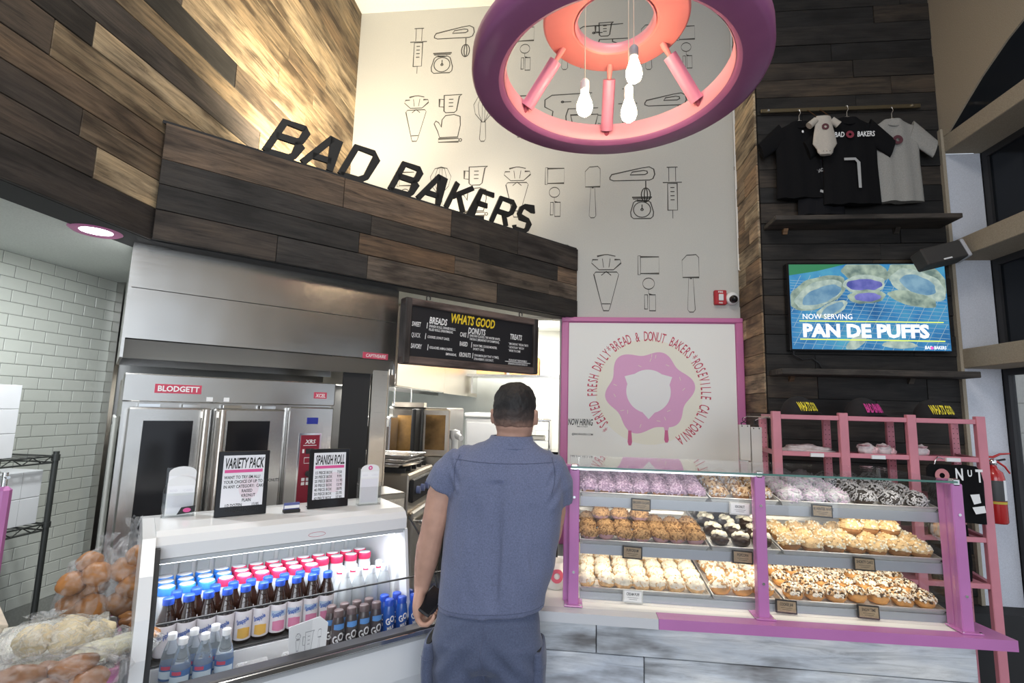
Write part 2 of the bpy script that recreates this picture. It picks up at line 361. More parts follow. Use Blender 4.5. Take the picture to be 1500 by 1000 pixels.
def window(name, z0, z1, y0, y1, fr=.045, mat=None):
    f = MB()
    for a in ((y0, y1, z0, z0 + fr), (y0, y1, z1 - fr, z1), (y1 - fr, y1, z0 + fr, z1 - fr), (y0, y0 + fr, z0 + fr, z1 - fr), ((y0 + y1) / 2 - fr / 2, (y0 + y1) / 2 + fr / 2, z0 + fr, z1 - fr)):
        f.box(2.795, 2.835, *a)
    o = struct(f.build(name, M_black))
    for k, (a, b_) in enumerate(((y0 + fr, (y0 + y1) / 2 - fr / 2), ((y0 + y1) / 2 + fr / 2, y1 - fr))):
        MB().box(2.812, 2.82, a, b_, z0 + fr, z1 - fr).build('pane', mat or M_tint, o)
    return o
window('window_1', 2.80, 3.43, -.2, 3.57); window('window_2', 2.075, 2.675, -.2, 3.57)
ar = MB().prism([(3.52, 3.545)] + arch[1:-1] + [(.42, 3.545)], 2.80, 2.82, 'x'); ar.v = [Vector((v.x - .2385, v.y, v.z)) for v in ar.v]; ar = ar.build('window_3', M_tint); struct(ar)
# lower glazed door: black frame, real view of the block building outside
window('door_1', .06, 1.95, .6, 3.57, .040, M_glass)
struct(MB().box(2.56, 2.83, -.2, 3.60, 0, .06).build('trim_7', M_black))
struct(MB().box(1.36, 2.80, 3.42, 3.585, 0, .495).build('baseboard_right', M_dark))
# building across the way, seen through the door
M_block = pm('pale_block_wall', (.62, .60, .55), .9, nscale=30, var=.05)
ob = tag(empty('neighbouring_wall', (4.6, 0, 0)), 'pale grey block wall outside, seen through the glass door at right', 'wall')
for r in range(13):
    for k in range(3):
        y0 = 4.0 + (.6 if r % 2 else 0) + 1.2 * k
        MB().cbox(0, .2, y0 + .004, y0 + 1.196, r * .3 + .004, r * .3 + .296, .004).build('block', M_block, ob)
MB().box(.012, .19, 3.9, 8.3, 0, 3.9).build('mortar', M_block, ob)
pv = struct(MB().box(3.6, 9, -4, 9, -.08, -.03).build('ground_outside', pm('outside_paving', (.4, .39, .37), .9, nscale=20, var=.1)))

# ---------------------------------------------------------------- line drawings on the back wall
def I_syringe(m, w):
    m.ribbon([(-.16, 1), (.16, 1)], w); m.ribbon([(-.1, 1), (-.1, .72)], w); m.ribbon([(.1, 1), (.1, .72)], w)
    m.ribbon([(-.28, .7), (.28, .7)], w); m.ribbon([(-.14, .68), (.14, .68), (.14, .16), (-.14, .16)], w, closed=True)
    for k in range(4): m.ribbon([(-.06, .6 - k * .08), (.06, .6 - k * .08)], w)
    m.ribbon([(0, .16), (0, 0)], w)
def I_mixer(m, w):
    m.ribbon([(-.5, .72), (-.46, .8), (.2, .97), (.38, 1), (.48, .93), (.5, .78), (.46, .66), (.38, .62), (-.42, .62), (-.5, .66)], w, closed=True)
    m.ribbon([(-.05, .78), (.0, .86), (.25, .9), (.33, .88), (.34, .82), (.28, .78)], w, closed=True)
    m.ribbon([(.3, .6), (.3, .4)], w); m.ribbon(circ(.3, .2, .10, .2, 16), w, closed=True); m.ribbon(circ(.3, .2, .035, .19, 12), w, closed=True)
def I_scale(m, w):
    m.ribbon([(-.42, 1), (.42, 1)], w * 1.6); m.ribbon([(-.3, .93), (-.38, .93), (.38, .93), (.3, .93)], w); m.ribbon([(-.18, .93), (-.2, .84), (.2, .84), (.18, .93)], w)
    m.ribbon([(-.46, .1), (-.48, .3), (-.36, .75), (-.25, .84), (.25, .84), (.36, .75), (.48, .3), (.46, .1), (.36, 0), (-.36, 0)], w, closed=True)
    m.ribbon(circ(0, .42, .36, .36, 24), w, closed=True); m.ribbon(circ(0, .42, .05, .05, 10), w, closed=True); m.ribbon([(0, .42), (0, .66)], w)
def I_spoons(m, w):
    m.ribbon([(-.5, .98), (-.38, .98), (-.38, .64), (-.5, .64)], w, closed=True); m.ribbon([(-.38, .96), (.5, .96), (.5, .66), (-.38, .66)], w, closed=True)
    m.ribbon(circ(0, .48, .28, .1, 20), w, closed=True); m.ribbon([(0, .38), (0, .3)], w)
    m.ribbon([(-.2, .28), (-.05, .28), (-.05, .03), (-.2, .03)], w, closed=True); m.ribbon([(.03, .28), (.32, .28), (.32, 0), (.03, 0)], w, closed=True); m.ribbon([(0, .3), (.18, .28)], w)
def I_bag(m, w):
    m.ribbon([(-.22, .72), (-.45, .84), (-.42, .9), (-.25, .9), (-.28, .96), (-.05, .99), (.05, .99), (.28, .96), (.25, .9), (.42, .9), (.45, .84), (.22, .72)], w, closed=True)
    m.ribbon([(-.12, .92), (-.08, .76)], w); m.ribbon([(.12, .92), (.08, .76)], w)
    m.ribbon([(-.32, .68), (-.38, .64), (-.12, .06), (-.08, 0), (.08, 0), (.12, .06), (.38, .64), (.32, .68), (-.32, .68)], w, closed=True)
    m.ribbon([(-.13, .12), (.13, .12)], w); m.ribbon([(-.15, .62), (0, .69), (.15, .62)], w)
def I_spatula(m, w):
    m.ribbon([(-.44, .6), (-.46, .9), (-.2, .99), (.3, 1), (.44, .95), (.44, .6)], w, closed=True)
    m.ribbon([(-.12, .59), (-.2, .04), (-.1, 0), (.1, 0), (.2, .04), (.12, .59)], w); m.ribbon([(-.06, .58), (.06, .58)], w)
def I_whisk(m, w):
    for a in (.5, .28, .08): m.ribbon([(-.06, .42), (-a * .8, .6), (-a, .8), (-a * .6, .97), (0, 1), (a * .6, .97), (a, .8), (a * .8, .6), (.06, .42)], w)
    m.ribbon([(-.11, .42), (.11, .42), (.15, .05), (.08, 0), (-.08, 0), (-.15, .05)], w, closed=True)
def I_cup(m, w):
    m.ribbon([(-.3, .98), (.5, 1), (.38, .9), (.28, .1), (.18, 0), (-.2, 0), (-.28, .1)], w, closed=True)
    m.ribbon([(-.3, .75), (-.5, .78), (-.5, .35), (-.28, .32)], w)
    for k in range(3): m.ribbon([(-.08, .75 - k * .2), (.12, .75 - k * .2)], w)
def I_mitt(m, w):
    m.ribbon([(-.28, .17), (-.36, .4), (-.5, .68), (-.44, .78), (-.34, .72), (-.24, .55), (-.22, .82), (-.1, .97), (.2, 1), (.42, .92), (.44, .6), (.36, .17)], w, closed=True)
    m.ribbon([(-.32, .12), (.4, .12), (.4, 0), (-.32, 0)], w, closed=True); m.ribbon(circ(.46, .06, .05, .05, 10), w, closed=True)
def I_stand(m, w):
    m.ribbon([(-.42, .02), (-.36, .62), (-.5, .72), (-.5, .88), (-.38, .98), (.3, 1)], w); m.ribbon([(.05, .66), (-.1, .66), (-.14, .5), (-.12, .2), (.0, .05), (.45, .0)], w)
    m.ribbon([(-.06, .52), (.4, .52), (.36, .3), (.2, .12), (.1, .12), (-.02, .3)], w, closed=True); m.ribbon([(.05, .66), (.4, .66)], w); m.ribbon([(.4, .5), (.5, .48), (.48, .3), (.4, .32)], w)
    m.ribbon([(-.2, .82), (-.05, .82)], w); m.ribbon(circ(-.2, .82, .02, .02, 8), w, closed=True); m.ribbon([(.12, .66), (.12, .6), (.2, .56)], w)
ICONS = {'syringe': (I_syringe, .42), 'mixer': (I_mixer, 1.2), 'scale': (I_scale, 1.05), 'spoons': (I_spoons, .38), 'bag': (I_bag, .46), 'spatula': (I_spatula, .34), 'whisk': (I_whisk, .4), 'cup': (I_cup, 1.2), 'mitt': (I_mitt, .98), 'stand': (I_stand, 1.22)}
XFB = face_xf((0, 3.9985, 0), 0)
def icon(kind, x, z0, z1, n):
    f, asp = ICONS[kind]; h = z1 - z0; w = .0075 / h; mb = MB(); f(mb, w)
    sx = asp
    if kind in ('bag', 'spoons', 'spatula', 'whisk', 'syringe'): sx = {'bag': .56, 'spoons': .36, 'spatula': .31, 'whisk': .42, 'syringe': .62}[kind]
    out = MB(XFB); out.add([(x + v.x * h * sx, z0 + v.y * h, 0) for v in mb.v], mb.f, False)
    out.build({'syringe': 'painted_syringe', 'mixer': 'painted_hand_mixer', 'scale': 'painted_kitchen_scale', 'spoons': 'painted_measuring_spoons', 'bag': 'painted_piping_bag', 'spatula': 'painted_spatula', 'whisk': 'painted_whisk', 'cup': 'painted_measuring_cup', 'mitt': 'painted_oven_mitt', 'stand': 'painted_stand_mixer'}[kind], M_mural, wb)
M_mural = pm('mural_line_ink', (.075, .072, .065), .8)
ICON_POS = [('syringe', -1.356, 4.528, 4.968), ('mixer', -1.033, 4.669, 4.968), ('scale', -1.132, 4.524, 4.714), ('spoons', -0.399, 4.513, 4.936), ('spatula', -0.053, 4.503, 4.928), ('stand', 0.292, 4.498, 4.906), ('spatula', 0.652, 4.468, 4.884), ('cup', 0.284, 4.797, 4.926), ('spoons', 0.96, 4.465, 4.865), ('bag', -1.344, 3.89, 4.32), ('cup', -1.038, 4.146, 4.312), ('mitt', -1.052, 3.874, 4.127), ('whisk', -0.744, 3.871, 4.293), ('spoons', -0.413, 3.885, 4.291), ('stand', 0.033, 3.87, 4.278), ('syringe', 0.477, 3.855, 4.302), ('mixer', 0.786, 3.965, 4.245), ('scale', 0.712, 3.836, 3.998), ('spoons', -1.403, 3.222, 3.623), ('whisk', -1.095, 3.217, 3.646), ('cup', -0.79, 3.478, 3.644), ('mitt', -0.8, 3.207, 3.454), ('bag', -0.436, 3.19, 3.634), ('spoons', -0.122, 3.191, 3.626), ('spatula', 0.192, 3.175, 3.618), ('mixer', 0.512, 3.303, 3.603), ('scale', 0.589, 3.163, 3.343), ('syringe', 0.831, 3.16, 3.595), ('bag', 0.304, 2.403, 2.868), ('spoons', 0.636, 2.405, 2.861), ('spatula', 0.962, 2.396, 2.859)]
for k in ICON_POS: icon(*k, 0)
# ================================================================== BAKERY LINE (45 degrees)
# ---- exhaust hood
hood = thing('exhaust_hood', 'large brushed stainless exhaust hood hanging above the double convection oven', 'exhaust hood', (-2.02, 2.09, 1.80), DG)
mb = MB(); mb.box(0, 1.33, -.012, 0, .09, .325).build('front_panel', M_steel, hood)
MB().box(0, 1.33, -.010, 0, .329, .56).build('front_panel', M_steel, hood)
MB().prism([(-.002, .085), (.03, .0), (.05, .0), (.03, .085)], 0, 1.33, 'x').build('lower_lip', M_steel_dark, hood)  # steel coloured darker to stand for the tilted lip's dim reflection
mb = MB(); mb.box(-.012, 0, -.01, .74, .0, .56); mb.box(1.33, 1.342, -.01, .74, .0, .56); mb.box(0, 1.33, .73, .74, .0, .56); mb.box(0, 1.33, 0, .74, .552, .56); mb.build('side_panel', M_steel, hood)
mb = MB(); 
for k in range(3): mb.prism([(.35 + k * .11, .30), (.44 + k * .11, .38), (.45 + k * .11, .37), (.36 + k * .11, .29)], .02, 1.31, 'x')
mb.build('grease_filter', M_steel_dark, hood)
mb = MB(face_xf((0, 0, 0), 0)); mb.box(1.13, 1.29, .088, .125, .0122, .016); mb.build('brand_plate', M_redink, hood)
MB(face_xf((0, 0, 0), 0)).text('CAPTIVEAIRE', 1.21, .097, .028, .78, .2, .012, .017).build('lettering', M_paper, hood)
# ---- corner stainless posts and a black sheet painting the shaded gap right of the oven
pp = thing('steel_end_panel', 'tall warm stainless end panel standing right of the oven under the hood', 'panel', (-1.175, 2.965, 0), DG)
MB().cbox(0, .10, 0, .03, 0, 1.86, .003).box(.10, .108, -.004, .034, 0, 1.86).build('panel', M_steel_warm, pp)
MB().box(-.17, -.001, .03, .04, 0, 1.80).build('gap_shade_sheet', M_dark, pp)
wbp = thing('white_board', 'pale grey plastic board standing on edge left of the oven', 'board', (-2.055, 2.12, .45), math.radians(135))
MB().cbox(0, .35, -.012, 0, 0, 1.08, .004).build('board', pm('white_cutting_board', (.50, .51, .47), .5), wbp); MB().cyl((.02, .002, 1.05), (.02, .004, 1.05), .006, n=8).build('hole', M_black, wbp)
q = thing('steel_cabinet', 'small stainless cabinet tucked behind the right end of the drinks cooler', 'cabinet', (-.97, 2.62, 0), DG); MB().cbox(0, .16, 0, .25, 0, 1.15, .006).build('body', M_steel_dark, q); MB().box(.01, .15, -.004, 0, .6, 1.12).build('door', M_steel, q)
# ---- convection oven
OV = thing('convection_oven', 'double-door stainless convection oven with red control panel, behind the drinks cooler', 'oven', (-2.00, 2.10, 0), DG)
mb = MB(); mb.box(0, .95, .03, .95, .30, 1.715); mb.build('cabinet', M_steel, OV)
MB().cbox(-.008, .96, -.012, .05, 1.60, 1.73, .006).build('top_panel', M_steel, OV)
for lx in (.04, .88):
    for ly in (.06, .86): MB().cyl((lx, ly, 0), (lx, ly, .30), .025).build('leg', M_steel, OV)
def oven_door(x0, x1, hs):
    d = MB().cbox(x0, x1, -.03, .02, .42, 1.575, .008); o = d.build('door', M_steel, OV)
    MB().box(x0 + .062, x1 - .075, -.034, -.029, .52, 1.515).build('door_window', M_blackgloss, o)
    hx = x1 - .03 if hs else x0 + .03
    h = MB().cyl((hx, -.075, .50), (hx, -.075, 1.57), .015, n=14); h.box(hx - .012, hx + .012, -.075, -.028, 1.53, 1.56); h.box(hx - .012, hx + .012, -.075, -.028, .53, .56); h.build('handle', M_steel_warm, o)
    MB().box(x0 + .04, x0 + .12, -.02, .0, 1.578, 1.592).build('hinge', M_chrome, o); MB().box(x1 - .12, x1 - .05, -.02, .0, 1.578, 1.592).build('hinge', M_chrome, o)
oven_door(.02, .352, True); oven_door(.362, .695, False)
cp = MB().cbox(.715, .955, -.02, .03, .42, 1.59, .006).build('control_housing', M_steel, OV)
XO = face_xf((0, -.0205, 0), 0)
MB(XO).prism([(.785, 1.44), (.785, 1.0), (.80, .95), (.835, .92), (.87, .95), (.885, 1.0), (.885, 1.44)], 0, .006, 'z').build('red_keypad', pm('maroon_keypad', (.25, .015, .035), .4), cp)
MB(XO).box(.775, .895, .80, 1.45, 0, .002).build('keypad_surround', M_chrome, cp)
MB(XO).box(.81, .87, 1.50, 1.535, 0, .003).build('blue_display', pm('blue_display', (.02, .03, .28), .2), cp)
mk = MB(XO); mk.text('XRS', .835, 1.395, .030, 1, .2, .02, .0065); mk.ribbon([(.80, 1.385), (.87, 1.385)], .003, .0065)
for c_ in range(3):
    for r_ in range(2): mk.box(.803 + c_ * .024, .820 + c_ * .024, 1.175 + r_ * .022, 1.191 + r_ * .022, .0065, .0075)
mk.ribbon([(.81, 1.32), (.86, 1.32), (.86, 1.29), (.81, 1.29)], .002, .0065, True); mk.box(.797, .807, 1.345, 1.365, .0065, .0075); mk.box(.863, .873, 1.345, 1.365, .0065, .0075); mk.build('keypad_marks', M_paper, cp)
kk = MB(XO); kk.cyl((.835, 1.235, .006), (.835, 1.235, .024), .016); kk.box(.815, .855, 1.34, 1.368, .0065, .008); kk.box(.825, .845, 1.03, 1.065, .0065, .010); kk.build('knob', M_black, cp)
MB(XO).prism([(.835, .80), (.855, .85), (.835, .90), (.815, .85)], .002, .004, 'z').build('warning_sticker', pm('yellow_sticker', (.75, .65, .08), .5), cp)
bd = MB(XO); bd.box(.112, .295, 1.645, 1.683, -.0055, -.003 + 0.0).box(.112, .295, 1.645, 1.683, 0, 0.0005)
b2 = MB(face_xf((0, -.0125, 0), 0)); b2.box(.112, .300, 1.643, 1.685, 0, .003).build('brand_plate', M_redink, OV); MB(b2.xf).box(.84, .91, 1.64, 1.675, 0, .003).build('brand_plate', M_redink, OV)
b3 = MB(face_xf((0, -.0125, 0), 0)); b3.text('BLODGETT', .206, 1.652, .036, .92, 0, .03, .0035).build('lettering', M_paper, OV); MB(b3.xf).text('XCEL', .875, 1.647, .028, .8, .2, .02, .0035).build('lettering', M_paper, OV)
b4 = MB(face_xf((0, -.0125, 0), 0)); b4.box(.325, .352, 1.61, 1.63, 0, .001).build('paper_tag', M_paper, OV); MB(b4.xf).box(.40, .425, 1.61, 1.63, 0, .001).build('paper_tag', M_paper, OV)

# ---- downlight with pink trim in the soffit
dl = thing('recessed_downlight', 'round glowing recessed downlight with pink trim ring in the left soffit', 'ceiling light', (-2.07, 1.93, 2.345))
MB().lathe([(.060, -.006), (.085, -.012), (.100, -.002), (.100, 0)], n=36).build('trim_ring', M_pinktrim, dl)
MB().lathe([(.0, -.0062), (.060, -.006)], n=36).build('lens', pm('lamp_lens', (1, 1, 1), .3, emit=9, ecol=(.95, .98, 1)), dl)

# ---- letters standing on the header
LT = thing('shop_name_letters', 'black slanted BAD BAKERS letters standing on top of the dark wooden header', 'sign', (-1.9305, 2.0725, 2.9155), DG)
bar = MB().box(.42, 2.44, -.010, .022, 0, .008).build('mounting_rail', M_black, LT)
cur = .0
adv = {'B': .178, 'A': .172, 'D': .186, ' ': .085, 'K': .172, 'E': .155, 'R': .178, 'S': .16}
STROKE = {  # slanted block letters, unit box, centre lines
 'B': [[(.08, 0), (.08, 1), (.72, 1), (.82, .9), (.82, .62), (.72, .54), (.08, .54)], [(.72, .54), (.88, .44), (.88, .12), (.78, 0), (.08, 0)]],
 'A': [[(0, 0), (.42, 1), (.58, 1), (.92, 0)], [(.16, .3), (.80, .3)]],
 'D': [[(.08, 0), (.08, 1), (.7, 1), (.88, .84), (.88, .16), (.7, 0), (.08, 0)]],
 'K': [[(.08, 0), (.08, 1)], [(.86, 1), (.16, .46)], [(.36, .60), (.9, 0)]],
 'E': [[(.85, 0), (.08, 0), (.08, 1), (.85, 1)], [(.08, .52), (.74, .52)]],
 'R': [[(.08, 0), (.08, 1), (.74, 1), (.88, .88), (.88, .58), (.74, .46), (.08, .46)], [(.5, .46), (.88, 0)]],
 'S': [[(.86, .84), (.74, 1), (.22, 1), (.08, .88), (.08, .62), (.2, .52), (.74, .48), (.88, .38), (.88, .12), (.74, 0), (.2, 0), (.06, .14)]]}
def slant_letter(ch, x, h, wd, st, ext, z=0, sh=.36):
    parts = []
    for pts in STROKE[ch]:
        m = MB(); P = [(x + a * wd + b * h * sh, b * (h - st) + st / 2) for a, b in pts]; m.ribbon(P, st); k = len(m.v); n = len(pts)
        parts.append((m, n))
    return parts
total = sum(adv[c] for c in 'BAD BAKERS'); scale_ = 1.90 / total; x = .425
for ch in 'BAD BAKERS':
    if ch != ' ':
        lm = MB(Matrix(((1, 0, 0, 0), (0, 0, -1, .012), (0, 1, 0, .012), (0, 0, 0, 1))))
        for m, n in slant_letter(ch, x, .236, adv[ch] * scale_ * .82, .036, 0):
            vs = [(v.x, v.y, 0) for v in m.v] + [(v.x, v.y, .016) for v in m.v]; k = len(m.v)
            lm.add(vs, [f[::-1] for f in m.f] + [tuple(i + k for i in f) for f in m.f] + [(i, i + 1, i + 1 + k, i + k) for i in range(n - 1)] + [(n + i + 1, n + i, n + i + k, n + i + 1 + k) for i in range(n - 1)] + [(0, k, n + k, n), (n - 1, 2 * n - 1, 2 * n - 1 + k, n - 1 + k)], False)
        lm.build('letter', M_ink, LT)
    x += adv[ch] * scale_

# ---- menu board hanging under the header
MBD = thing('menu_board', 'black WHATS GOOD menu board in a dark wood frame hanging under the header', 'menu board', (-.985, 2.89, 1.86), DG)
M_frame = wood_mat('weathered_frame_wood', .5, 1.2, .7)
for nm, a in (('frame_rail', (0, 1.06, -.035, .035, .355, .40)), ('frame_rail', (0, 1.06, -.035, .035, 0, .048)), ('frame_rail', (0, .045, -.04, .04, 0, .40)), ('frame_rail', (1.02, 1.065, -.04, .04, 0, .40))):
    x0, x1, y0, y1, z0, z1 = a
    if x1 - x0 > .1: MB().cbox(0, x1 - x0, y0, y1, 0, z1 - z0, .006).build(nm, M_frame, MBD, (x0, 0, z0), color=(.13, .095, .085))
    else:
        o = MB().cbox(0, z1 - z0, y0, y1, -(x1 - x0), 0, .008).build(nm, M_frame, MBD, (x0, 0, z0), color=(.055, .045, .042)); o.rotation_euler = (0, -math.pi / 2, 0); o.location = (x0 + (x1 - x0) - (x1 - x0), 0, z0)
MB().box(.04, 1.025, -.018, .018, .04, .36).build('panel', pm('chalkboard_black', (.014, .014, .017), .5), MBD)
XM = face_xf((0, -.0185, 0), 0)
MB(XM).text('WHATS GOOD', .50, .288, .082, .62, .22, .030, .001).build('lettering', pm('yellow_ink', (.80, .58, .03), .6), MBD)
def mw(): return MB(XM)
for t, x, y, s_, sx in (('BREADS', .235, .262, .058, .62), ('DONUTS', .53, .232, .056, .60), ('TREATS', .865, .232, .052, .60)): mw().text(t, x, y, s_, sx, .2, .028, .001).build('heading', M_paper, MBD)
for t, x, y in (('SWEET', .055, .232), ('QUICK', .055, .165), ('SAVORY', .055, .098), ('CAKE', .40, .205), ('RAISED', .40, .145), ('KRONUTS', .40, .075)):
    m = mw(); m.text(t, x, y, .040, .48, .12, .02, .001, 'LEFT'); xe = {'SWEET': .158, 'QUICK': .150, 'SAVORY': .170, 'CAKE': .462, 'RAISED': .492, 'KRONUTS': .504}[t]; m.ribbon([(xe, y - .004), (xe + .003, y + .032)], .0045, .001); m.build('row_heading', M_paper, MBD)
for t, x, y in (('SPANISH ROLLS, DINNER ROLLS,', .172, .238), ('FILLED ROLLS, ENSAYMADAS,', .172, .217), ('COOKIES, DONUT CAKES,', .165, .170), ('KOLACHES, HAM & CHEESE,', .182, .106), ('EMPANADAS,', .30, .075), ('UNICORN CLOUDS, THE WINTER WHITE,', .475, .212), ('THE B & C (BREAKFAST OF CHAMPIONS),', .475, .190), ('SNOW TIME, COOKIE MONSTER,', .505, .150), ('SHORTY CAKE,', .505, .127),
                ('CINNAMON (SAY THAT 10 TIMES),', .515, .086), ('STRAWBERRY, COCONUT,', .515, .062), ('* MACARONS * PECAN TARTS', .80, .192), ('* LECHE FLAN * MOCHI', .80, .168), ('* MORE TO COME', .80, .144)): mw().text(t, x, y, .0215, .62, .1, .02, .001, 'LEFT').build('item_line', M_paper, MBD)
m = mw(); m.text('PLEASE EAT RESPONSIBLY', .89, .080, .018, .8, .1, .02, .001); m.ribbon([(.775, .074), (1.005, .074)], .004, .001); m.text('SPEAKING DOUGH SINCE 15', .89, .055, .018, .75, .1, .02, .001)
m.build('footer_line', M_paper, MBD)
for hx in (.17, .92):
    o = MB().tube([(hx, 0, .395), (hx - .012, 0, .41), (hx - .014, 0, .428), (hx, 0, .438), (hx + .013, 0, .428), (hx + .012, 0, .412)], .004).cyl((hx, 0, .435), (hx, 0, .475), .002).build('hook', M_black, MBD)

# ================================================================== KITCHEN BEHIND
M_kwall = pm('kitchen_panel_grey', (.50, .54, .53), .35, nscale=4, var=.06); M_kwhite = pm('kitchen_white', (.76, .75, .71), .7)
struct(MB().box(-3.4, 1.0, 8.0, 8.1, 0, 2.95).build('wall_kitchen_back', M_kwhite))
struct(MB().box(-.02, .06, 4.12, 8.0, 0, 2.95).build('wall_kitchen_right', M_kwhite))
struct(MB().box(-3.5, -3.4, 2.9, 8.1, 0, 2.95).build('wall_kitchen_left', M_kwall))
kc = struct(MB().box(-3.4, 0.0, 4.0, 8.0, 2.85, 2.95).build('ceiling_kitchen', M_ceilwhite))
struct(MB().prism([(-3.4, 2.6), (-2.9, 2.95), (-.9, 4.12), (-1.0, 4.3), (-3.4, 4.3)], 2.40, 2.85).build('ceiling_bulkhead', M_kwhite))
struct(MB().box(-2.6, -.58, 6.75, 6.85, 0, 2.6).build('wall_kitchen_partition', M_kwall))
M_panelglow = pm('fluorescent_diffuser', (1, 1, 1), .5, emit=4, ecol=(1, .98, .94))
for x, y in ((-.75, 5.4), (-1.9, 6.9), (-.5, 7.2)):
    t = thing('ceiling_light_panel', {5.4: 'bright square fluorescent panel in the kitchen ceiling, nearest the menu board', 6.9: 'fluorescent panel far back in the kitchen ceiling at left', 7.2: 'lit ceiling panel seen right of the menu board near the pink frame'}[y], 'ceiling light', (x, y, 2.85), 0)
    MB().box(-.31, .31, -.31, .31, -.02, 0).build('frame', M_white, t); MB().box(-.28, .28, -.28, .28, -.026, -.018).build('diffuser', M_panelglow, t)
# second hood, over the stacked ovens
h2 = thing('kitchen_hood', 'second stainless exhaust hood further back in the kitchen, below the menu board', 'exhaust hood', (0, 0, 0))
h2.location = (-2.4, 3.47, 1.62)
MB().cbox(1.19, 1.202, 0, 1.40, .13, .72, .003).build('side_panel', M_steel_warm, h2)
MB().cbox(1.19, 1.202, 1.406, 3.25, .12, .72, .003).build('side_panel', M_steel_warm, h2)
MB().box(.66, 1.19, -.012, 0, .13, .72).build('front_panel', M_steel_warm, h2)
MB().box(.66, .672, 0, 3.25, .13, .72).build('side_panel', M_steel_dark, h2)
MB().box(.66, 1.19, 0, 3.25, .70, .72).build('top_panel', M_steel_dark, h2)
MB().box(1.10, 1.19, 0, 3.25, .125, .14).build('drip_channel', M_steel, h2)
for y0 in (.25, 1.15, 2.05): MB().box(.75, 1.08, y0, y0 + .5, .22, .235).build('hood_lamp', M_panelglow, h2)
for yy in (.55, 1.0): MB().cyl((1.0, yy, -.02), (1.0, yy, .70), .007).lathe([(0, -.03), (.014, -.03), (.014, 0), (0, 0)], (1.0, yy, 0), 10).build('fire_nozzle', M_chrome, h2)
# range / ovens
M_ovenwin = pm('amber_oven_window', (.30, .17, .06), .25, nscale=5, var=.6)
ro = thing('rotisserie_oven', 'open-doored dark bakery oven with amber windows in the kitchen', 'oven', (-1.53, 4.26, 0), 0)
MB().cbox(0, .52, 0, .7, 0, 1.60, .01).build('cabinet', M_steel_dark, ro)
d = MB().cbox(.055, .275, -.05, -.005, 1.16, 1.585, .012).build('door', pm('dark_door', (.05, .045, .04), .35), ro); MB().box(.105, .225, -.054, -.049, 1.22, 1.53).build('door_window', M_ovenwin, d)
d2 = MB().cbox(0, .035, -.22, -.055, 1.14, 1.59, .01).build('door', M_black, ro, (.275, 0, 0))
MB().box(.05, .33, -.06, .02, 1.60, 1.64).build('top_trim', M_steel_warm, ro)
d3 = MB().cbox(0, .235, -.03, 0, 1.19, 1.59, .012).build('door', M_steel_warm, ro, (.32, -.02, 0)); MB().box(.03, .20, -.034, -.029, 1.25, 1.54).build('door_window', M_ovenwin, d3)
MB().box(.02, .5, -.02, 0, .2, 1.1).build('lower_panel', M_steel_warm, ro)
bo = thing('proofer_cabinet', 'tall dark glass-doored proofer cabinet beside the stainless end panel', 'oven', (-1.87, 3.99, 0), 0)
MB().cbox(0, .46, 0, .20, 0, 1.52, .01).build('cabinet', M_steel, bo); MB().box(.05, .40, -.012, .004, .3, 1.44).build('door_window', M_blackgloss, bo); MB().box(.01, .45, -.02, -.012, 1.44, 1.50).build('top_rail', M_white, bo)
st = thing('range_oven', 'stainless kitchen range with dark control strip and pans on top, behind the customer', 'stove', (-1.04, 3.36, 0), math.radians(90)); st.scale = (1, 1, 1.26)
MB().cbox(0, .62, 0, .6, .1, .92, .01).build('body', M_steel_warm, st)
d = MB().cbox(.04, .58, -.03, 0, .2, .72, .01).build('door', M_steel_warm, st); MB().cyl((.08, -.07, .66), (.54, -.07, .66), .014).box(.09, .11, -.07, -.03, .65, .67).box(.51, .53, -.07, -.03, .65, .67).build('handle', M_chrome, d)
p = MB().cbox(.02, .60, -.03, 0, .77, .89, .006).build('control_strip', M_black, st)
for k in range(5): MB().cyl((.10 + k * .105, -.03, .83), (.10 + k * .105, -.055, .83), .02).build('knob', pm('blue_grey_knob', (.20, .24, .45), .4), p)
gp = MB()
for k in range(5): gp.box(.04 + k * .125, .055 + k * .125, .04, .56, .92, .945)
gp.box(.02, .6, .1, .115, .945, .955).box(.02, .6, .4, .415, .945, .955).build('grate', M_black, st)
for k, (l, zz) in enumerate((('shallow steel baking pan lying lowest on the range top', .957), ('steel baking pan stacked second on the range top', .983), ('uppermost steel baking pan on the range top', 1.009))):
    q = thing('baking_pan', l, 'pan', (-1.52 + .02 * k, 3.42, zz + .245), math.radians(-12 + 4 * k), 'pans on the range')
    MB().prism([(0, 0), (.42, 0), (.44, .02), (-.02, .02)], 0, .3, 'y').build('pan', M_steel, q); MB().tube([(-.02, 0, .02), (.44, 0, .02), (.44, .3, .02), (-.02, .3, .02)], .004, closed=True).build('rim', M_chrome, q)
ml = thing('kitchen_clutter_mixer', 'white and steel stand mixer attachments beside the far oven', 'mixer', (-.97, 4.42, 1.101)); ml.scale = (.62, .62, .72)
MB().lathe([(0, 0), (.09, 0), (.10, .02), (.05, .05), (.045, .3), (.07, .34), (.07, .42), (0, .44)], n=16).build('column', M_white, ml); MB().cyl((0, 0, .38), (.12, -.14, .34), .05, .035).build('head', M_white, ml); MB().lathe([(.02, .05), (.075, .09), (.085, .2), (.082, .2)], (.10, -.12, 0), 16).build('bowl', M_steel, ml)
struct(MB().cbox(-1.0, -.72, 4.26, 4.7, 0, 1.10, .006).build('trim_8', M_steel))
fr_ = thing('white_fridge', 'white chest refrigerator in the kitchen, just left of the customer head', 'fridge', (-1.12, 5.6, 0))
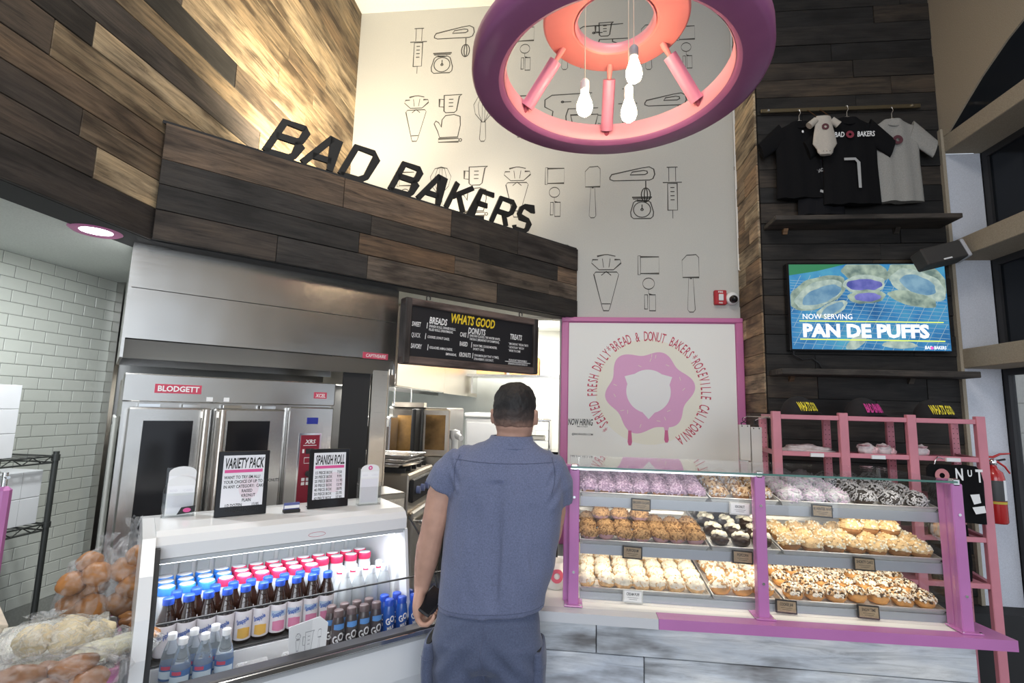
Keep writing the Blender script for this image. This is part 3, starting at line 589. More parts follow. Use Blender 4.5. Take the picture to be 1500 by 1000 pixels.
MB().cbox(0, .75, 0, .65, 0, 1.49, .015).build('body', M_white, fr_); MB().cbox(-.01, .76, -.02, .66, 1.50, 1.55, .012).build('lid', M_white, fr_); MB().box(.03, .72, -.012, -.001, .7, 1.44).build('door', pm('pale_door', (.70, .71, .74), .4), fr_)
q = thing('red_cloth', 'folded dark red cloth on top of the white fridge', 'cloth', (-.86, 5.72, 1.551)); MB().cbox(0, .2, 0, .15, 0, .035, .012).build('fold', pm('maroon_cloth', (.18, .02, .05), .9), q); MB().cbox(.04, .15, .02, .12, .035, .075, .015).build('fold', M_black, q)
sh = thing('high_shelf', 'steel wall shelf high up behind the menu board holding brown boxes', 'shelf', (-1.25, 6.0, 1.98)); MB().box(0, 1.25, 0, .34, 0, .03).build('board', M_steel, sh); MB().box(.1, .12, .02, .34, -.2, 0).build('bracket', M_steel, sh); MB().box(1.1, 1.12, .02, .34, -.2, 0).build('bracket', M_steel, sh)
M_card = pm('brown_cardboard', (.40, .22, .09), .8, nscale=20, var=.12)
for x, wd, l in ((.16, .36, 'left brown cardboard box on the high kitchen shelf'), (.56, .38, 'middle brown cardboard box on the high kitchen shelf'), (.98, .22, 'small white carton at the right end of the high kitchen shelf')):
    q = thing('cardboard_box', l, 'box', (-1.25 + x, 6.03, 2.011)); MB().cbox(0, wd - .02, 0, .26, 0, .21, .004).build('box', M_paper if wd < .3 else M_card, q); MB().box((wd - .02) / 2 - .02, (wd - .02) / 2 + .02, -.001, .261, .209, .212).build('tape', M_paper, q)
rk = thing('pan_rack', 'tall silver sheet-pan rack between the customer and the pink frame', 'rack', (-.52, 5.0, 0))
for x in (0, .36):
    for y in (0, .4): MB().cyl((x, y, 0), (x, y, 1.50), .014).build('post', M_chrome, rk)
for y in (0, .4): MB().cyl((0, y, 1.50), (.36, y, 1.50), .014).build('top_bar', M_chrome, rk)
for k in range(12):
    mb = MB(); mb.box(0, .36, .01, .39, .3 + k * .1, .306 + k * .1); mb.build('sheet_pan', M_steel, rk)
    if k % 2 == 0: MB().cbox(.05, .31, .05, .3, .307 + k * .1, .345 + k * .1, .01).build('dough_tray', M_kwhite if k % 4 else pm('baked_gold', (.45, .27, .10), .7), rk)
q = thing('dark_bin', 'black bin beside the pink frame at the kitchen doorway', 'bin', (-.25, 4.45, 0)); MB().prism([(0, 0), (.20, 0), (.22, 1.22), (-.02, 1.22)], 0, .3, 'y').build('body', M_black, q); MB().box(-.03, .23, -.01, .31, 1.22, 1.25).build('lid', M_blackgloss, q)
# ================================================================== DONUT POSTER WINDOW
PW = thing('donut_poster_window', 'large white poster with pink dripping donut in an orchid pink frame on the back wall', 'poster', (-.045, 3.985, .62))
W_, H_ = 1.37, 1.72
for a in ((0, W_, H_ - .038, H_), (0, .055, 0, H_ - .038), (W_ - .055, W_, 0, H_ - .038), (.055, W_ - .055, 0, .038)):
    f_ = MB().cbox(a[0], a[1], -.05, .012, a[2], a[3], .006); f_.build('frame_bar', M_pinktrim, PW)
MB().box(.040, W_ - .040, -.03, -.02, .03, H_ - .03).build('inner_bead', M_pinktrim, PW)
MB().box(.058, W_ - .058, -.034, -.028, .04, H_ - .045).build('panel', pm('poster_white', (.86, .86, .83), .6), PW)
XP = face_xf((0, -.0345, 0), 0); pcx, pcz = .665, 1.150
MB(XP).poly(circ(pcx, pcz, .40, .40, 64), .0004).build('cream_disc', pm('pale_cream_ink', (.85, .83, .72), .7), PW)
MB(XP).poly(circ(pcx, pcz, .345, .345, 64), .0005)
dn = MB(XP); pts = []
for i in range(120):
    t = math.radians(i * 3); r = .300 + .026 * math.sin(6 * t + .6) + .010 * math.sin(3 * t + 1.1)
    pts.append((pcx + r * 1.04 * math.cos(t), pcz + r * math.sin(t)))
hole = [(pcx + .165 * math.cos(math.radians(i * 3)), pcz + .165 * math.sin(math.radians(i * 3))) for i in range(120)]
dn.add([(a, b, .0008) for a, b in pts] + [(a, b, .0008) for a, b in hole], [(i, (i + 1) % 120, 120 + (i + 1) % 120, 120 + i) for i in range(120)], False)
for x, zz, l in ((-.14, -.24, .17), (.13, -.24, .14)):
    dn.add([(pcx + x - .03, pcz + zz + .02, .0009), (pcx + x + .03, pcz + zz + .02, .0009), (pcx + x + .012, pcz + zz - l * .4, .0009), (pcx + x - .012, pcz + zz - l * .4, .0009)], [(3, 2, 1, 0)])
dn.build('donut_print', M_pinkink, PW)
dd = MB(XP)
for x, zz, l in ((-.14, -.24, .17), (.13, -.24, .14)):
    dd.poly([(pcx + x - .011, pcz + zz - l * .35), (pcx + x + .011, pcz + zz - l * .35), (pcx + x + .017, pcz + zz - l * .85), (pcx + x + .009, pcz + zz - l), (pcx + x - .009, pcz + zz - l), (pcx + x - .017, pcz + zz - l * .85)], .001)
dd.build('drip_print', pm('deep_pink_ink', (.62, .16, .32), .7), PW)
hm = MB(XP); hm.poly(circ(pcx, pcz, .166, .166, 60), .0014)
for q in ((-1, 1), (1, 1)): hm.poly([(pcx + q[0] * .09, pcz + .135), (pcx + q[0] * .178, pcz + .112), (pcx + q[0] * .155, pcz + .045)][::q[0]], .0015)
hm.poly([(pcx - .05, pcz - .155), (pcx, pcz - .21), (pcx + .05, pcz - .155)], .0015); hm.build('donut_hole_print', M_paper, PW)
sp = MB(XP); rnd = random.Random(3)
for i in range(15):
    t = rnd.uniform(0, 6.28); r = rnd.uniform(.2, .275); a = rnd.uniform(0, 3.14); c_, s_ = math.cos(a) * .014, math.sin(a) * .014; x, z = pcx + r * math.cos(t), pcz + r * math.sin(t)
    sp.ribbon([(x - c_, z - s_), (x + c_, z + s_)], .004, .0012)
sp.build('sprinkle_print', M_cream, PW)
tx = MB(XP)
def ring(mb, s, a0, a1, r, size, sx=.55):
    n = len(s)
    for i, ch in enumerate(s):
        a = a0 + (a1 - a0) * (i + .5) / n
        if ch != ' ': mb.text(ch, pcx + r * math.sin(math.radians(a)), pcz + r * math.cos(math.radians(a)), size, sx, 0, .004, .001, 'CENTER', 0, -math.radians(a))
ring(tx, '*SERVED FRESH DAILY', -135, -45, .388, .108, .46); ring(tx, '*BREAD & DONUT BAKERS', -45, 50, .388, .108, .46); ring(tx, '*ROSEVILLE CALIFORNIA', 50, 150, .388, .108, .46)
tx.build('ring_lettering', M_redink, PW)
MB(XP).text('NOW HIRING', .152, .880, .068, .44, .2, .02, .001).text('EMAIL US TODAY', .168, .865, .013, .8, 0, .01, .001).text('@BADBAKERS.COM', .168, .805, .020, .9, .1, .01, .001).build('hiring_lettering', M_ink, PW)

# ---- fire alarm and camera
fa = thing('fire_alarm', 'small red fire alarm strobe on the white wall above the poster', 'alarm', (1.128, 3.998, 2.45))
MB().cbox(0, .092, -.035, 0, 0, .115, .006).build('housing', pm('alarm_red', (.42, .02, .03), .4), fa); MB().cbox(.03, .066, -.045, -.034, .03, .082, .004).build('strobe', M_white, fa)
MB(face_xf((0, -.0355, 0), 0)).text('FIRE', .046, .093, .02, 1, 0, .02, 0).text('FIRE', .046, .008, .016, 1, 0, .02, 0).build('lettering', M_paper, fa)
sc_ = thing('dome_camera', 'small white security camera right of the red fire alarm', 'camera', (1.262, 3.998, 2.50)); sc_.rotation_euler = (math.pi / 2, 0, 0)
MB().lathe([(0, 0), (.05, 0), (.05, .03), (.04, .05), (0, .055)], n=20).build('housing', M_white, sc_); MB().lathe([(.03, .03), (.03, .055), (.018, .078), (0, .082)], (0, -.012, .01), n=16).build('lens', M_blackgloss, sc_)
cd = thing('white_conduit', 'thin white conduit pipe down the corner beside the wooden strip', 'pipe', (1.322, 3.985, 2.75)); MB().tube([(0, 0, 2.2), (0, 0, -.02), (.012, -.04, -.035)], .009).build('pipe', M_white, cd); MB().box(-.012, .012, -.004, .012, .8, .83).build('clip', M_chrome, cd)

# ================================================================== TELEVISION
TV = thing('wall_television', 'wall television showing bread rolls and the words NOW SERVING PAN DE PUFFS', 'television', (1.485, 3.50, 2.055))
MB().cbox(-.012, .982, .0, .06, -.012, .588, .005).build('bezel', M_blackgloss, TV); MB().box(.3, .6, .05, .088, .2, .4).build('mount', M_black, TV)
def em(name, c, k=1.0): return pm(name, tuple(v * .2 for v in c), .4, emit=k, ecol=c)
m, nt, b_ = nodes_of('screen_picture'); b_.inputs['Base Color'].default_value = (.01, .01, .012, 1); b_.inputs['Roughness'].default_value = .25
t = N(nt, 'ShaderNodeTexNoise'); t.inputs['Scale'].default_value = 5; t.inputs['Detail'].default_value = 5; nt.links.new(coords(nt), t.inputs['Vector'])
nt.links.new(ramp(nt, t.outputs[0], [(.3, (.015, .10, .30)), (.5, (.05, .26, .55)), (.72, (.10, .42, .60))]), b_.inputs['Emission Color']); b_.inputs['Emission Strength'].default_value = .8
XT = face_xf((0, -.001, 0), 0)
MB(XT).box(0, .97, 0, .576, 0, .0005).build('screen', m, TV)
g = MB(XT)
for k in range(-4, 22):
    # cooling-rack wires in perspective
    x = k * .062; a, b2 = (x, 0), (x + .26, .50); pts = [p_ for p_ in (a, b2)]
    if a[0] > .95 or b2[0] < .03: continue
    q = []
    for tt in [i / 20 for i in range(21)]:
        px = a[0] + (b2[0] - a[0]) * tt; pz = a[1] + (b2[1] - a[1]) * tt
        if .004 < px < .966: q.append((px, pz))
    if len(q) > 1: g.ribbon(q, .0035, .0008)
for k in range(17):
    zz = .01 + k * .036 - .0006 * k * k; q = [(px, zz + .12 * (px - .485) * (-.6)) for px in [.004 + .962 * i / 12 for i in range(13)]]; q = [p_ for p_ in q if 0 < p_[1] < .51]
    if len(q) > 1: g.ribbon(q, .003, .0008)
g.build('screen_rack_wires', em('screen_wire', (.40, .62, .80), .5), TV)
gr = MB(XT); gr.poly([(0, .50), (.18, .53), (.36, .576), (0, .576)], .0009); gr.build('screen_greenery', em('screen_green', (.04, .22, .10), .8), TV)
def sblob(nm, mt, pts_, z):
    MB(XT).poly(pts_, z).build(nm, mt, TV)
def wob(cx, cy, rx, ry, rot, sd, a=.07, n=40):
    r_ = random.Random(sd); ph = [r_.uniform(0, 6.28) for _ in range(4)]; o = []
    for i in range(n):
        t_ = 2 * math.pi * i / n; k_ = 1 + a * (math.sin(2 * t_ + ph[0]) + .5 * math.sin(5 * t_ + ph[1]) + .3 * math.sin(9 * t_ + ph[2])); x_, y_ = rx * k_ * math.cos(t_), ry * k_ * math.sin(t_)
        o.append((min(.968, max(.002, cx + x_ * math.cos(rot) - y_ * math.sin(rot))), min(.574, max(.002, cy + x_ * math.sin(rot) + y_ * math.cos(rot)))))
    return o
E1, E2, E3, E4 = em('screen_crust', (.42, .50, .42), .8), em('screen_crumb', (.50, .66, .66), .85), em('screen_filling', (.22, .42, .58), .85), em('screen_ube', (.20, .17, .62), .9)
def smat(nm, c0, c1, sc_):
    m_, nt_, b__ = nodes_of(nm); b__.inputs['Base Color'].default_value = (.01, .01, .01, 1); b__.inputs['Roughness'].default_value = .25
    t_ = N(nt_, 'ShaderNodeTexNoise'); t_.inputs['Scale'].default_value = sc_; t_.inputs['Detail'].default_value = 7; nt_.links.new(coords(nt_), t_.inputs['Vector'])
    nt_.links.new(ramp(nt_, t_.outputs[0], [(.35, c0), (.65, c1)]), b__.inputs['Emission Color']); b__.inputs['Emission Strength'].default_value = .75; return m_
E1 = smat('screen_crust_grain', (.16, .24, .22), (.50, .62, .50), 14); E2 = smat('screen_crumb_grain', (.34, .46, .44), (.62, .74, .64), 22); E3 = smat('screen_filling_grain', (.12, .28, .46), (.28, .48, .62), 12); E4 = smat('screen_ube_grain', (.08, .10, .40), (.26, .26, .72), 10)
for nm, mt, a in (('screen_bread', E1, (.17, .38, .19, .105, .35, 1)), ('screen_bread', E2, (.18, .37, .165, .08, .38, 2)), ('screen_bread', E3, (.20, .365, .125, .055, .4, 3)), ('screen_bread', E2, (.26, .27, .10, .045, .45, 4)), ('screen_bread', E3, (.265, .272, .075, .03, .45, 14)),
                  ('screen_bread', E1, (.48, .52, .15, .075, -.05, 5)), ('screen_bread', E2, (.47, .44, .14, .06, .03, 6)), ('screen_bread', E4, (.47, .435, .105, .042, .03, 7)), ('screen_bread', E1, (.48, .355, .11, .05, .06, 8)), ('screen_bread', E4, (.485, .352, .08, .03, .08, 9)),
                  ('screen_bread', E1, (.80, .47, .20, .11, -.28, 10)), ('screen_bread', E2, (.80, .43, .17, .10, -.30, 11)), ('screen_bread', E3, (.80, .435, .11, .06, -.3, 12)), ('screen_bread', E1, (.76, .34, .14, .05, -.25, 13)), ('screen_bread', E2, (.40, .05, .08, .035, .6, 15)), ('screen_bread', E2, (.66, .035, .10, .025, 0, 16))):
    sblob(nm, mt, wob(*a), .001 + .00015 * a[5])
bnd = MB(XT)
bnd.ribbon([(.05, .188), (.935, .185)], .007, .004); bnd.ribbon([(.05, .066), (.935, .062)], .008, .004); bnd.build('screen_rule', em('screen_yellow', (.72, .85, .15), 1.0), TV)
M_sw = em('screen_white', (.92, .93, 1), 1.1)
for tt, x_, y_, s_, sx, bo_ in (('NOW SERVING', .07, .202, .050, .92, .004), ('PAN DE PUFFS', .068, .085, .118, 1.03, .045), ('BAD', .81, .010, .03, .8, .02), ('BAKERS', .865, .010, .03, .7, .02)):
    MB(XT).text(tt, x_, y_, s_, sx, 0 if s_ > .04 else .1, bo_, .004, 'LEFT').build('screen_lettering', M_sw, TV)
MB(XT).poly(circ(.853, .018, .010, .010, 14), .0042).build('screen_donut', em('screen_pink', (.85, .12, .55), 1), TV)
cb = thing('tv_cable', 'black power cable drooping from the underside of the television', 'cable', (1.50, 3.52, 2.02)); MB().tube([(0, 0, .03), (.0, 0, .0), (.06, .02, -.03), (.13, .03, -.02), (.17, .03, -.05), (.19, .04, -.08)], .005).build('cord', M_black, cb); MB().box(-.01, .01, -.008, .008, .02, .04).build('plug', M_black, cb)

# ---- wooden ledges, speaker
def ledge(loc, L, h, label):
    t = thing('wooden_ledge', label, 'shelf', loc)
    MB().cbox(0, L, -.20, .0, -h, 0, .004).build('board', M_wood, t, color=(.05, .042, .036)); 
    MB().prism([(0, 0), (-.035, 0), (-.01, -.035), (0, -.035)], 0, .03, 'x').build('bracket', M_wood, t, (.12, -.002, -h), color=(.22, .13, .07)); MB().prism([(0, 0), (-.035, 0), (-.01, -.035), (0, -.035)], 0, .03, 'x').build('bracket', M_wood, t, (L - .3, -.002, -h), color=(.06, .05, .04))
ledge((1.36, 3.568, 2.93), 1.14, .032, 'dark reclaimed wood ledge under the hanging shirts, above the television')
ledge((1.36, 3.568, 1.915), 1.16, .038, 'dark reclaimed wood ledge under the television, above the pink rack')
spk = thing('soundbar_speaker', 'dark grey box speaker with white end cap tilted at the window column', 'speaker', (2.26, 3.40, 2.63)); spk.rotation_euler = (math.radians(-12), math.radians(-15), math.radians(4))
MB().cbox(-.02, .24, -.05, .06, -.06, .06, .008).build('cabinet', pm('speaker_grille', (.045, .042, .040), .8, nscale=300, bmp=.5), spk); MB().cbox(.24, .262, -.052, .062, -.062, .062, .006).build('end_cap', pm('pale_cap', (.42, .42, .45), .5), spk); MB().cbox(.08, .135, -.054, -.049, -.05, -.040, .002).build('badge', M_white, spk); MB().box(.08, .14, .06, .16, -.02, .02).build('bracket', M_black, spk)

# ================================================================== WHEEL CHANDELIER
CH = thing('rolling_pin_chandelier', 'big orchid and pink wheel chandelier with rolling-pin spokes hanging overhead', 'chandelier', (.180, 1.93, 2.93))
def annulus(r0, r1, z0, z1, rd, n=72):
    rd2 = rd * .35
    return [(r0 + rd, z0), (r1 - rd, z0), (r1 - rd2, z0 + rd2), (r1, z0 + rd), (r1, z1 - rd), (r1 - rd2, z1 - rd2), (r1 - rd, z1), (r0 + rd, z1), (r0 + rd2, z1 - rd2), (r0, z1 - rd), (r0, z0 + rd), (r0 + rd2, z0 + rd2), (r0 + rd, z0)]
M_ring = pm('orchid_lacquer', (.35, .115, .26), .34, nscale=5, var=.08); M_salmon = pm('salmon_lacquer', (.86, .29, .27), .35, nscale=6, var=.05)
M_ringin = pm('rose_inner_lacquer', (.74, .30, .36), .35)
MB().lathe(annulus(.452, .583, 0, .10, .022), n=96).build('outer_ring', M_ring, CH)
MB().lathe([(.452, .018), (.446, .03), (.446, .085), (.452, .1)], n=96).build('inner_lip', M_ringin, CH)
MB().lathe(annulus(.165, .298, .27, .315, .012), n=72).build('upper_ring', M_salmon, CH)
MB().lathe([(.165, .27), (.155, .28), (.155, .31), (.165, .315)], n=72).build('upper_lip', M_ringin, CH)
for k in (0, 1, 5, 3):
    a = math.radians(-90 + 60 * k + 180); c_, s_ = math.cos(a), math.sin(a)
    P = lambda t: Vector((c_ * (.245 + .21 * t), s_ * (.245 + .21 * t), .275 - .235 * t))
    pin = MB().cyl(P(.20), P(.91), .029, n=20).build('rolling_pin', pm('rose_lacquer', (.70, .26, .38), .3), CH)
    MB().tube([P(.0), P(.06), P(.20)], [.012, .014, .009], 12).build('pin_handle', M_salmon, pin); MB().tube([P(.91), P(.95), P(1.0)], [.009, .012, .010], 12).build('pin_handle', pm('dark_rose', (.35, .06, .10), .5), pin)
for k in range(3):
    a = math.radians(30 + 120 * k); MB().cyl((.24 * math.cos(a), .24 * math.sin(a), .34), (.03 * math.cos(a), .03 * math.sin(a), 2.2), .0018, n=6).build('suspension_wire', M_chrome, CH)
M_bulb = pm('glowing_bulb', (1, .9, .75), .2, emit=38, ecol=(1, .78, .50)); M_filament_glass = M_bulb
for k, (x, y, z, l, sc_, wl_) in enumerate(((-.125, .07, -.085, 'hanging filament bulb on a white socket, left of the three in the chandelier', M_white, 2.3), (.075, .03, .03, 'hanging filament bulb on a grey socket, uppermost of the three in the chandelier', pm('grey_socket', (.25, .27, .32), .5), 2.2), (.062, .10, -.10, 'hanging filament bulb lowest and behind the central one in the chandelier', M_white, 2.3))):
    t = thing('pendant_bulb', l, 'light bulb', (.185 + x, 1.93 + y, 2.93 + z), 0, 'chandelier bulbs')
    MB().lathe([(0, 0), (.012, .002), (.028, .015), (.0335, .035), (.032, .055), (.022, .085), (.016, .105), (.0155, .115), (0, .116)], n=20).build('glass_bulb', M_bulb, t)
    MB().lathe([(0, .114), (.017, .114), (.019, .12), (.019, .155), (.012, .165), (0, .166)], n=16).build('socket', sc_, t)
    MB().cyl((0, 0, .165), (0, 0, wl_), .0022, n=6).build('cord', pm('cream_cord', (.55, .5, .42), .7), t)
# ================================================================== COUNTER + DISPLAY CASE
CT = thing('service_counter', 'long service counter clad in whitewashed boards under the donut display case', 'counter', (0, 0, 0))
MB().box(-.30, 1.385, 2.005, 2.60, 0, .868).build('carcass', M_dark, CT)
MB().cbox(-.30, 1.42, 1.945, 2.62, .868, .900, .003).build('worktop', pm('white_laminate', (.80, .79, .76), .35), CT)
MB().prism([(.33, 1.915), (1.49, 1.945), (1.455, 2.16), (1.40, 2.16), (1.40, 1.99), (.33, 1.975)], .8675, .9025, 'z').build('pink_edge', M_purple, CT)
MB().prism([(-.30, 1.915), (.329, 1.915), (.329, 1.975), (-.30, 1.96)], .8675, .9015, 'z').build('metal_edge', pm('silver_edge', (.62, .62, .64), .35), CT)
rnd = random.Random(9); z = .02; row = 0
WW = [(.62, .66, .73), (.56, .60, .68), (.70, .73, .77), (.50, .54, .62), (.64, .67, .71)]
for zz, h in ((.02, .16), (.18, .16), (.34, .155), (.495, .125), (.62, .125), (.745, .122)):
    cuts = {0: [.6, 1.1], 1: [.2, .9], 2: [.45], 3: [.18, 1.05], 4: [.29], 5: [.12]}[row]; xs = [-.30] + cuts + [1.39]; row += 1
    for a, b_ in zip(xs[:-1], xs[1:]): MB().cbox(0, b_ - a - .003, -.02, 0, 0, h - .003, .002).build('plank', M_whitewash, CT, (a, 2.003, zz), color=rnd.choice(WW))
DC = thing('display_case', 'glass donut display case with orchid posts standing on the whitewashed counter', 'display case', (0, 0, 0))
def post(x, l=None, wide=0):
    mb = MB().cbox(x - .019, x + .019, 1.985, 2.022, .9025, 1.395, .003)
    if wide: mb.cbox(x - .019 - .02 * (1 if wide < 0 else 0), x + .019 + .02 * (1 if wide > 0 else 0), 2.022, 2.062, .9025, 1.405, .004)
    mb.build('post', M_purple, DC)
    for zz in (1.02, 1.29): MB().cyl((x, 1.985, zz), (x, 1.981, zz), .005, n=10).build('screw', M_chrome, DC)
    MB().cbox(x - .034, x + .034, 1.965, 2.05, .9025, .9075, .002).build('foot', M_purple, DC)
    for dx, dy in ((-.027, 1.973), (.027, 1.973), (-.027, 2.043), (.027, 2.043)): MB().cyl((x + dx, dy, .907), (x + dx, dy, .9095), .005, n=8).build('screw', M_chrome, DC)
post(.034, wide=-1); post(.708); post(1.372, wide=1)
for a, b_ in ((.056, .686), (.730, 1.350)): MB().box(a, b_, 2.001, 2.006, .912, 1.392).build('glass_front', M_glass, DC)
tg = MB().box(.02, 1.375, 1.985, 2.46, 1.398, 1.404).build('glass_top', M_glass, DC)
MB().box(.02, 1.375, 1.983, 1.985, 1.3975, 1.4045).build('glass_edge', M_glassgreen, tg)
MB().box(.02, .70, 1.986, 1.992, 1.391, 1.3975).build('edge_rail', M_chrome, DC)
for x in (.034, .708, 1.372): MB().cbox(x - .012, x + .012, 1.985, 2.01, 1.386, 1.412, .003).build('glass_clip', M_chrome, DC)
MB().prism([(2.062, .905), (2.55, .905), (2.55, 1.39), (2.062, 1.40)], 1.388, 1.393, 'x').build('glass_side', M_glass, DC)
TRD = .40; LV = [.922, 1.098, 1.277]; SL = .055 / TRD
TR = [(.062, .545), (.557, .802), (.814, 1.362)]
for li, zl in enumerate(LV):
    mb = MB(); mb.prism([(2.066, zl - .032), (2.070, zl - .032), (2.070, zl + .004), (2.066, zl + .004)], .06, 1.372, 'x'); mb.build('shelf_lip', pm('shelf_aluminium', (.38, .41, .45), .45, metal=.3), DC)
    MB().prism([(2.071, zl - .008), (2.071 + TRD, zl - .008 + .055), (2.071 + TRD, zl + .055), (2.071, zl)], .06, 1.372, 'x').build('shelf', pm('shelf_aluminium', (.5, .5, .5)), DC)
for x in (.058, 1.374): MB().box(x, x + .006, 2.44, 2.46, .90, 1.398).build('shelf_upright', M_chrome, DC)
ORD = ['leftmost', 'second', 'third', 'fourth', 'fifth', 'sixth', 'seventh', 'eighth', 'ninth', 'tenth']
LVN = ['bottom', 'middle', 'top']; RWN = ['front', 'second', 'third', 'fourth', 'fifth']
PAN_L = {(0, 0): 'pan of powdered cream puffs on the bottom shelf at left', (0, 1): 'narrow pan of popcorn-topped donuts on the bottom shelf, centre', (0, 2): 'wide pan of chopped-nut donuts on the bottom shelf at right',
         (1, 0): 'pan of brown crumb donuts on the middle shelf at left', (1, 1): 'narrow pan of chocolate donuts with white cream, middle shelf', (1, 2): 'wide pan of streusel buns on the middle shelf at right',
         (2, 0): 'pan of lavender coconut donuts on the top shelf at left', (2, 1): 'narrow pan of almond-flake donuts on the top shelf, centre', (2, 2): 'wide pan of white and dark shredded donuts, top shelf at right'}
M_pan = pm('aluminium_pan', (.80, .79, .76), .35, metal=.5, nscale=30, var=.05)
for (li, ti), l in PAN_L.items():
    x0, x1 = TR[ti]; t = thing('sheet_pan', l, 'pan', (0, 2.074, LV[li] + .001), 0, 'sheet pans in the display case'); t.rotation_euler = (math.atan(SL), 0, 0)
    MB().box(x0 + .008, x1 - .008, .008, TRD - .008, 0, .002).build('base', M_paper, t)
    r = MB(); P = [(x0, 0), (x1, 0), (x1, TRD - .004), (x0, TRD - .004)]
    r.tube([(a, b_, .018) for a, b_ in P], .0032, 6, True); 
    for (a, b_), (c, d) in zip(P, P[1:] + P[:1]):
        ii = Vector(((x0 + x1) / 2, TRD / 2)); q0 = Vector((a, b_)); q1 = Vector((c, d)); s0 = q0 + (ii - q0).normalized() * .01; s1 = q1 + (ii - q1).normalized() * .01
        r.add([(s0.x, s0.y, .001), (s1.x, s1.y, .001), (c, d, .018), (a, b_, .018)], [(0, 1, 2, 3)], False)
    r.build('rim', M_pan, t)

# ---- donut kinds
def dome(rx, ry, rz, z0, sd, amp, fr, n=20, m=9, lo=-90, hi=90, two=0):
    vs = []; fs = []
    for j in range(m + 1):
        ph = math.radians(lo + (hi - lo) * j / m)
        for i in range(n):
            t = 2 * math.pi * i / n; d = Vector((math.cos(t) * math.cos(ph), math.sin(t) * math.cos(ph), math.sin(ph)))
            k = 1 + amp * noise.noise(d * fr + Vector((sd * 7.3, sd, 0))) * 2
            vs.append((d.x * rx * k, d.y * ry * k, z0 + d.z * rz * k))
    for j in range(m):
        for i in range(n): fs.append((j * n + i, j * n + (i + 1) % n, (j + 1) * n + (i + 1) % n, (j + 1) * n + i))
    return vs, fs
def chips(mb, rx, ry, rz, z0, sd, n, ln, wd, th, zmin=0.0, mats=1, out=.0, flat=.6):
    r = random.Random(sd)
    for i in range(n):
        u = r.uniform(zmin, 1); t = r.uniform(0, 6.283); k = math.sqrt(1 - u * u) if u > -1 else 0
        d = Vector((k * math.cos(t), k * math.sin(t), u)); p = Vector((d.x * rx, d.y * ry, z0 + d.z * rz)) * 1
        a = Vector((r.gauss(0, 1), r.gauss(0, 1), r.gauss(0, 1))); a = (a - d * a.dot(d) * flat).normalized(); b_ = d.cross(a).normalized(); c = a.cross(b_)
        L = ln * r.uniform(.6, 1.3) / 2; Wd = wd * r.uniform(.7, 1.2) / 2; T = th / 2; p = p + d * out
        mb.m = r.randrange(mats)
        vs = [p + a * sx * L + b_ * sy * Wd + c * sz * T for sz in (-1, 1) for sx, sy in ((-1, -1), (1, -1), (1, 1), (-1, 1))]
        mb.add(vs, [(0, 3, 2, 1), (4, 5, 6, 7), (0, 1, 5, 4), (1, 2, 6, 5), (2, 3, 7, 6), (3, 0, 4, 7)], False)
    mb.m = 0
D_gold = pm('golden_dough', (.68, .34, .11), .6, nscale=40, var=.25); D_brown = pm('brown_dough', (.30, .14, .05), .6, nscale=40, var=.25); D_choc = pm('chocolate', (.030, .016, .011), .4)
T_powder = pm('sugar_powder', (.80, .73, .60), .9, nscale=90, var=.12, bmp=.4); T_crumb = pm('tan_crumb', (.38, .225, .10), .9, nscale=160, var=.5, bmp=.6); T_crumb2 = pm('dark_crumb', (.20, .10, .04), .9)
T_strs = pm('pale_streusel', (.66, .47, .25), .9, nscale=140, var=.2, bmp=.6); T_cream = pm('whipped_cream', (.84, .80, .66), .6); T_lav = pm('lavender_coconut', (.34, .24, .34), .9, nscale=120, var=.3); T_lav2 = pm('pale_lavender', (.56, .44, .56), .9)
T_coco = pm('white_coconut', (.46, .46, .48), .9, nscale=120, var=.15); T_dark = pm('cookie_crumb', (.035, .03, .03), .8); T_alm = pm('almond_flake', (.50, .36, .22), .7); T_nut = pm('chopped_nut', (.50, .32, .16), .8); T_pop = pm('popcorn_white', (.86, .80, .68), .8); T_fill = pm('ube_filling', (.40, .24, .26), .6)
KINDS = {}
def kind(name, dough, top, topm, dmat, tmats, dfn, tfn, var=3):
    out = []
    for v in range(var):
        d = MB(); dfn(d, v); t = MB(); tfn(t, v); out.append((d.mesh('dough', dmat), t.mesh(topm, tmats)))
    KINDS[name] = (out, topm)
def D1(rx, ry, rz, z0, amp=.06, lo=-90, hi=90):
    def f(mb, v): mb.add(*dome(rx, ry, rz, z0, v + 1, amp, 2.2, 20, 8, lo, hi), smooth=True)
    return f
def T1(rx, ry, rz, z0, amp, fr, nch, ln, wd, th, lo=0, mats=1, zmin=0.0, out=.001, nn=24, mm=9):
    def f(mb, v):
        mb.add(*dome(rx, ry, rz, z0, v + 5, amp, fr, nn, mm, lo, 90), smooth=True)
        if nch: chips(mb, rx, ry, rz, z0, 17 * v + 3, nch, ln, wd, th, zmin, mats, out)
    return f
kind('puff', 0, 0, 'powdered_top', pm('pale_golden_choux', (.70, .44, .20), .6, nscale=60, var=.3, bmp=.4), [T_powder, pm('golden_crack', (.66, .42, .20), .8)], D1(.0355, .0355, .018, .017, .10), T1(.0355, .0355, .027, .027, .10, 6, 46, .009, .003, .0015, lo=-8, mats=2, zmin=-.1, out=.0005))
kind('crumb', 0, 0, 'crumb_topping', T_fill, [T_crumb, T_crumb2], D1(.034, .034, .022, .022), T1(.037, .037, .028, .024, .05, 5, 90, .006, .004, .003, lo=-5, mats=2, zmin=-.15))
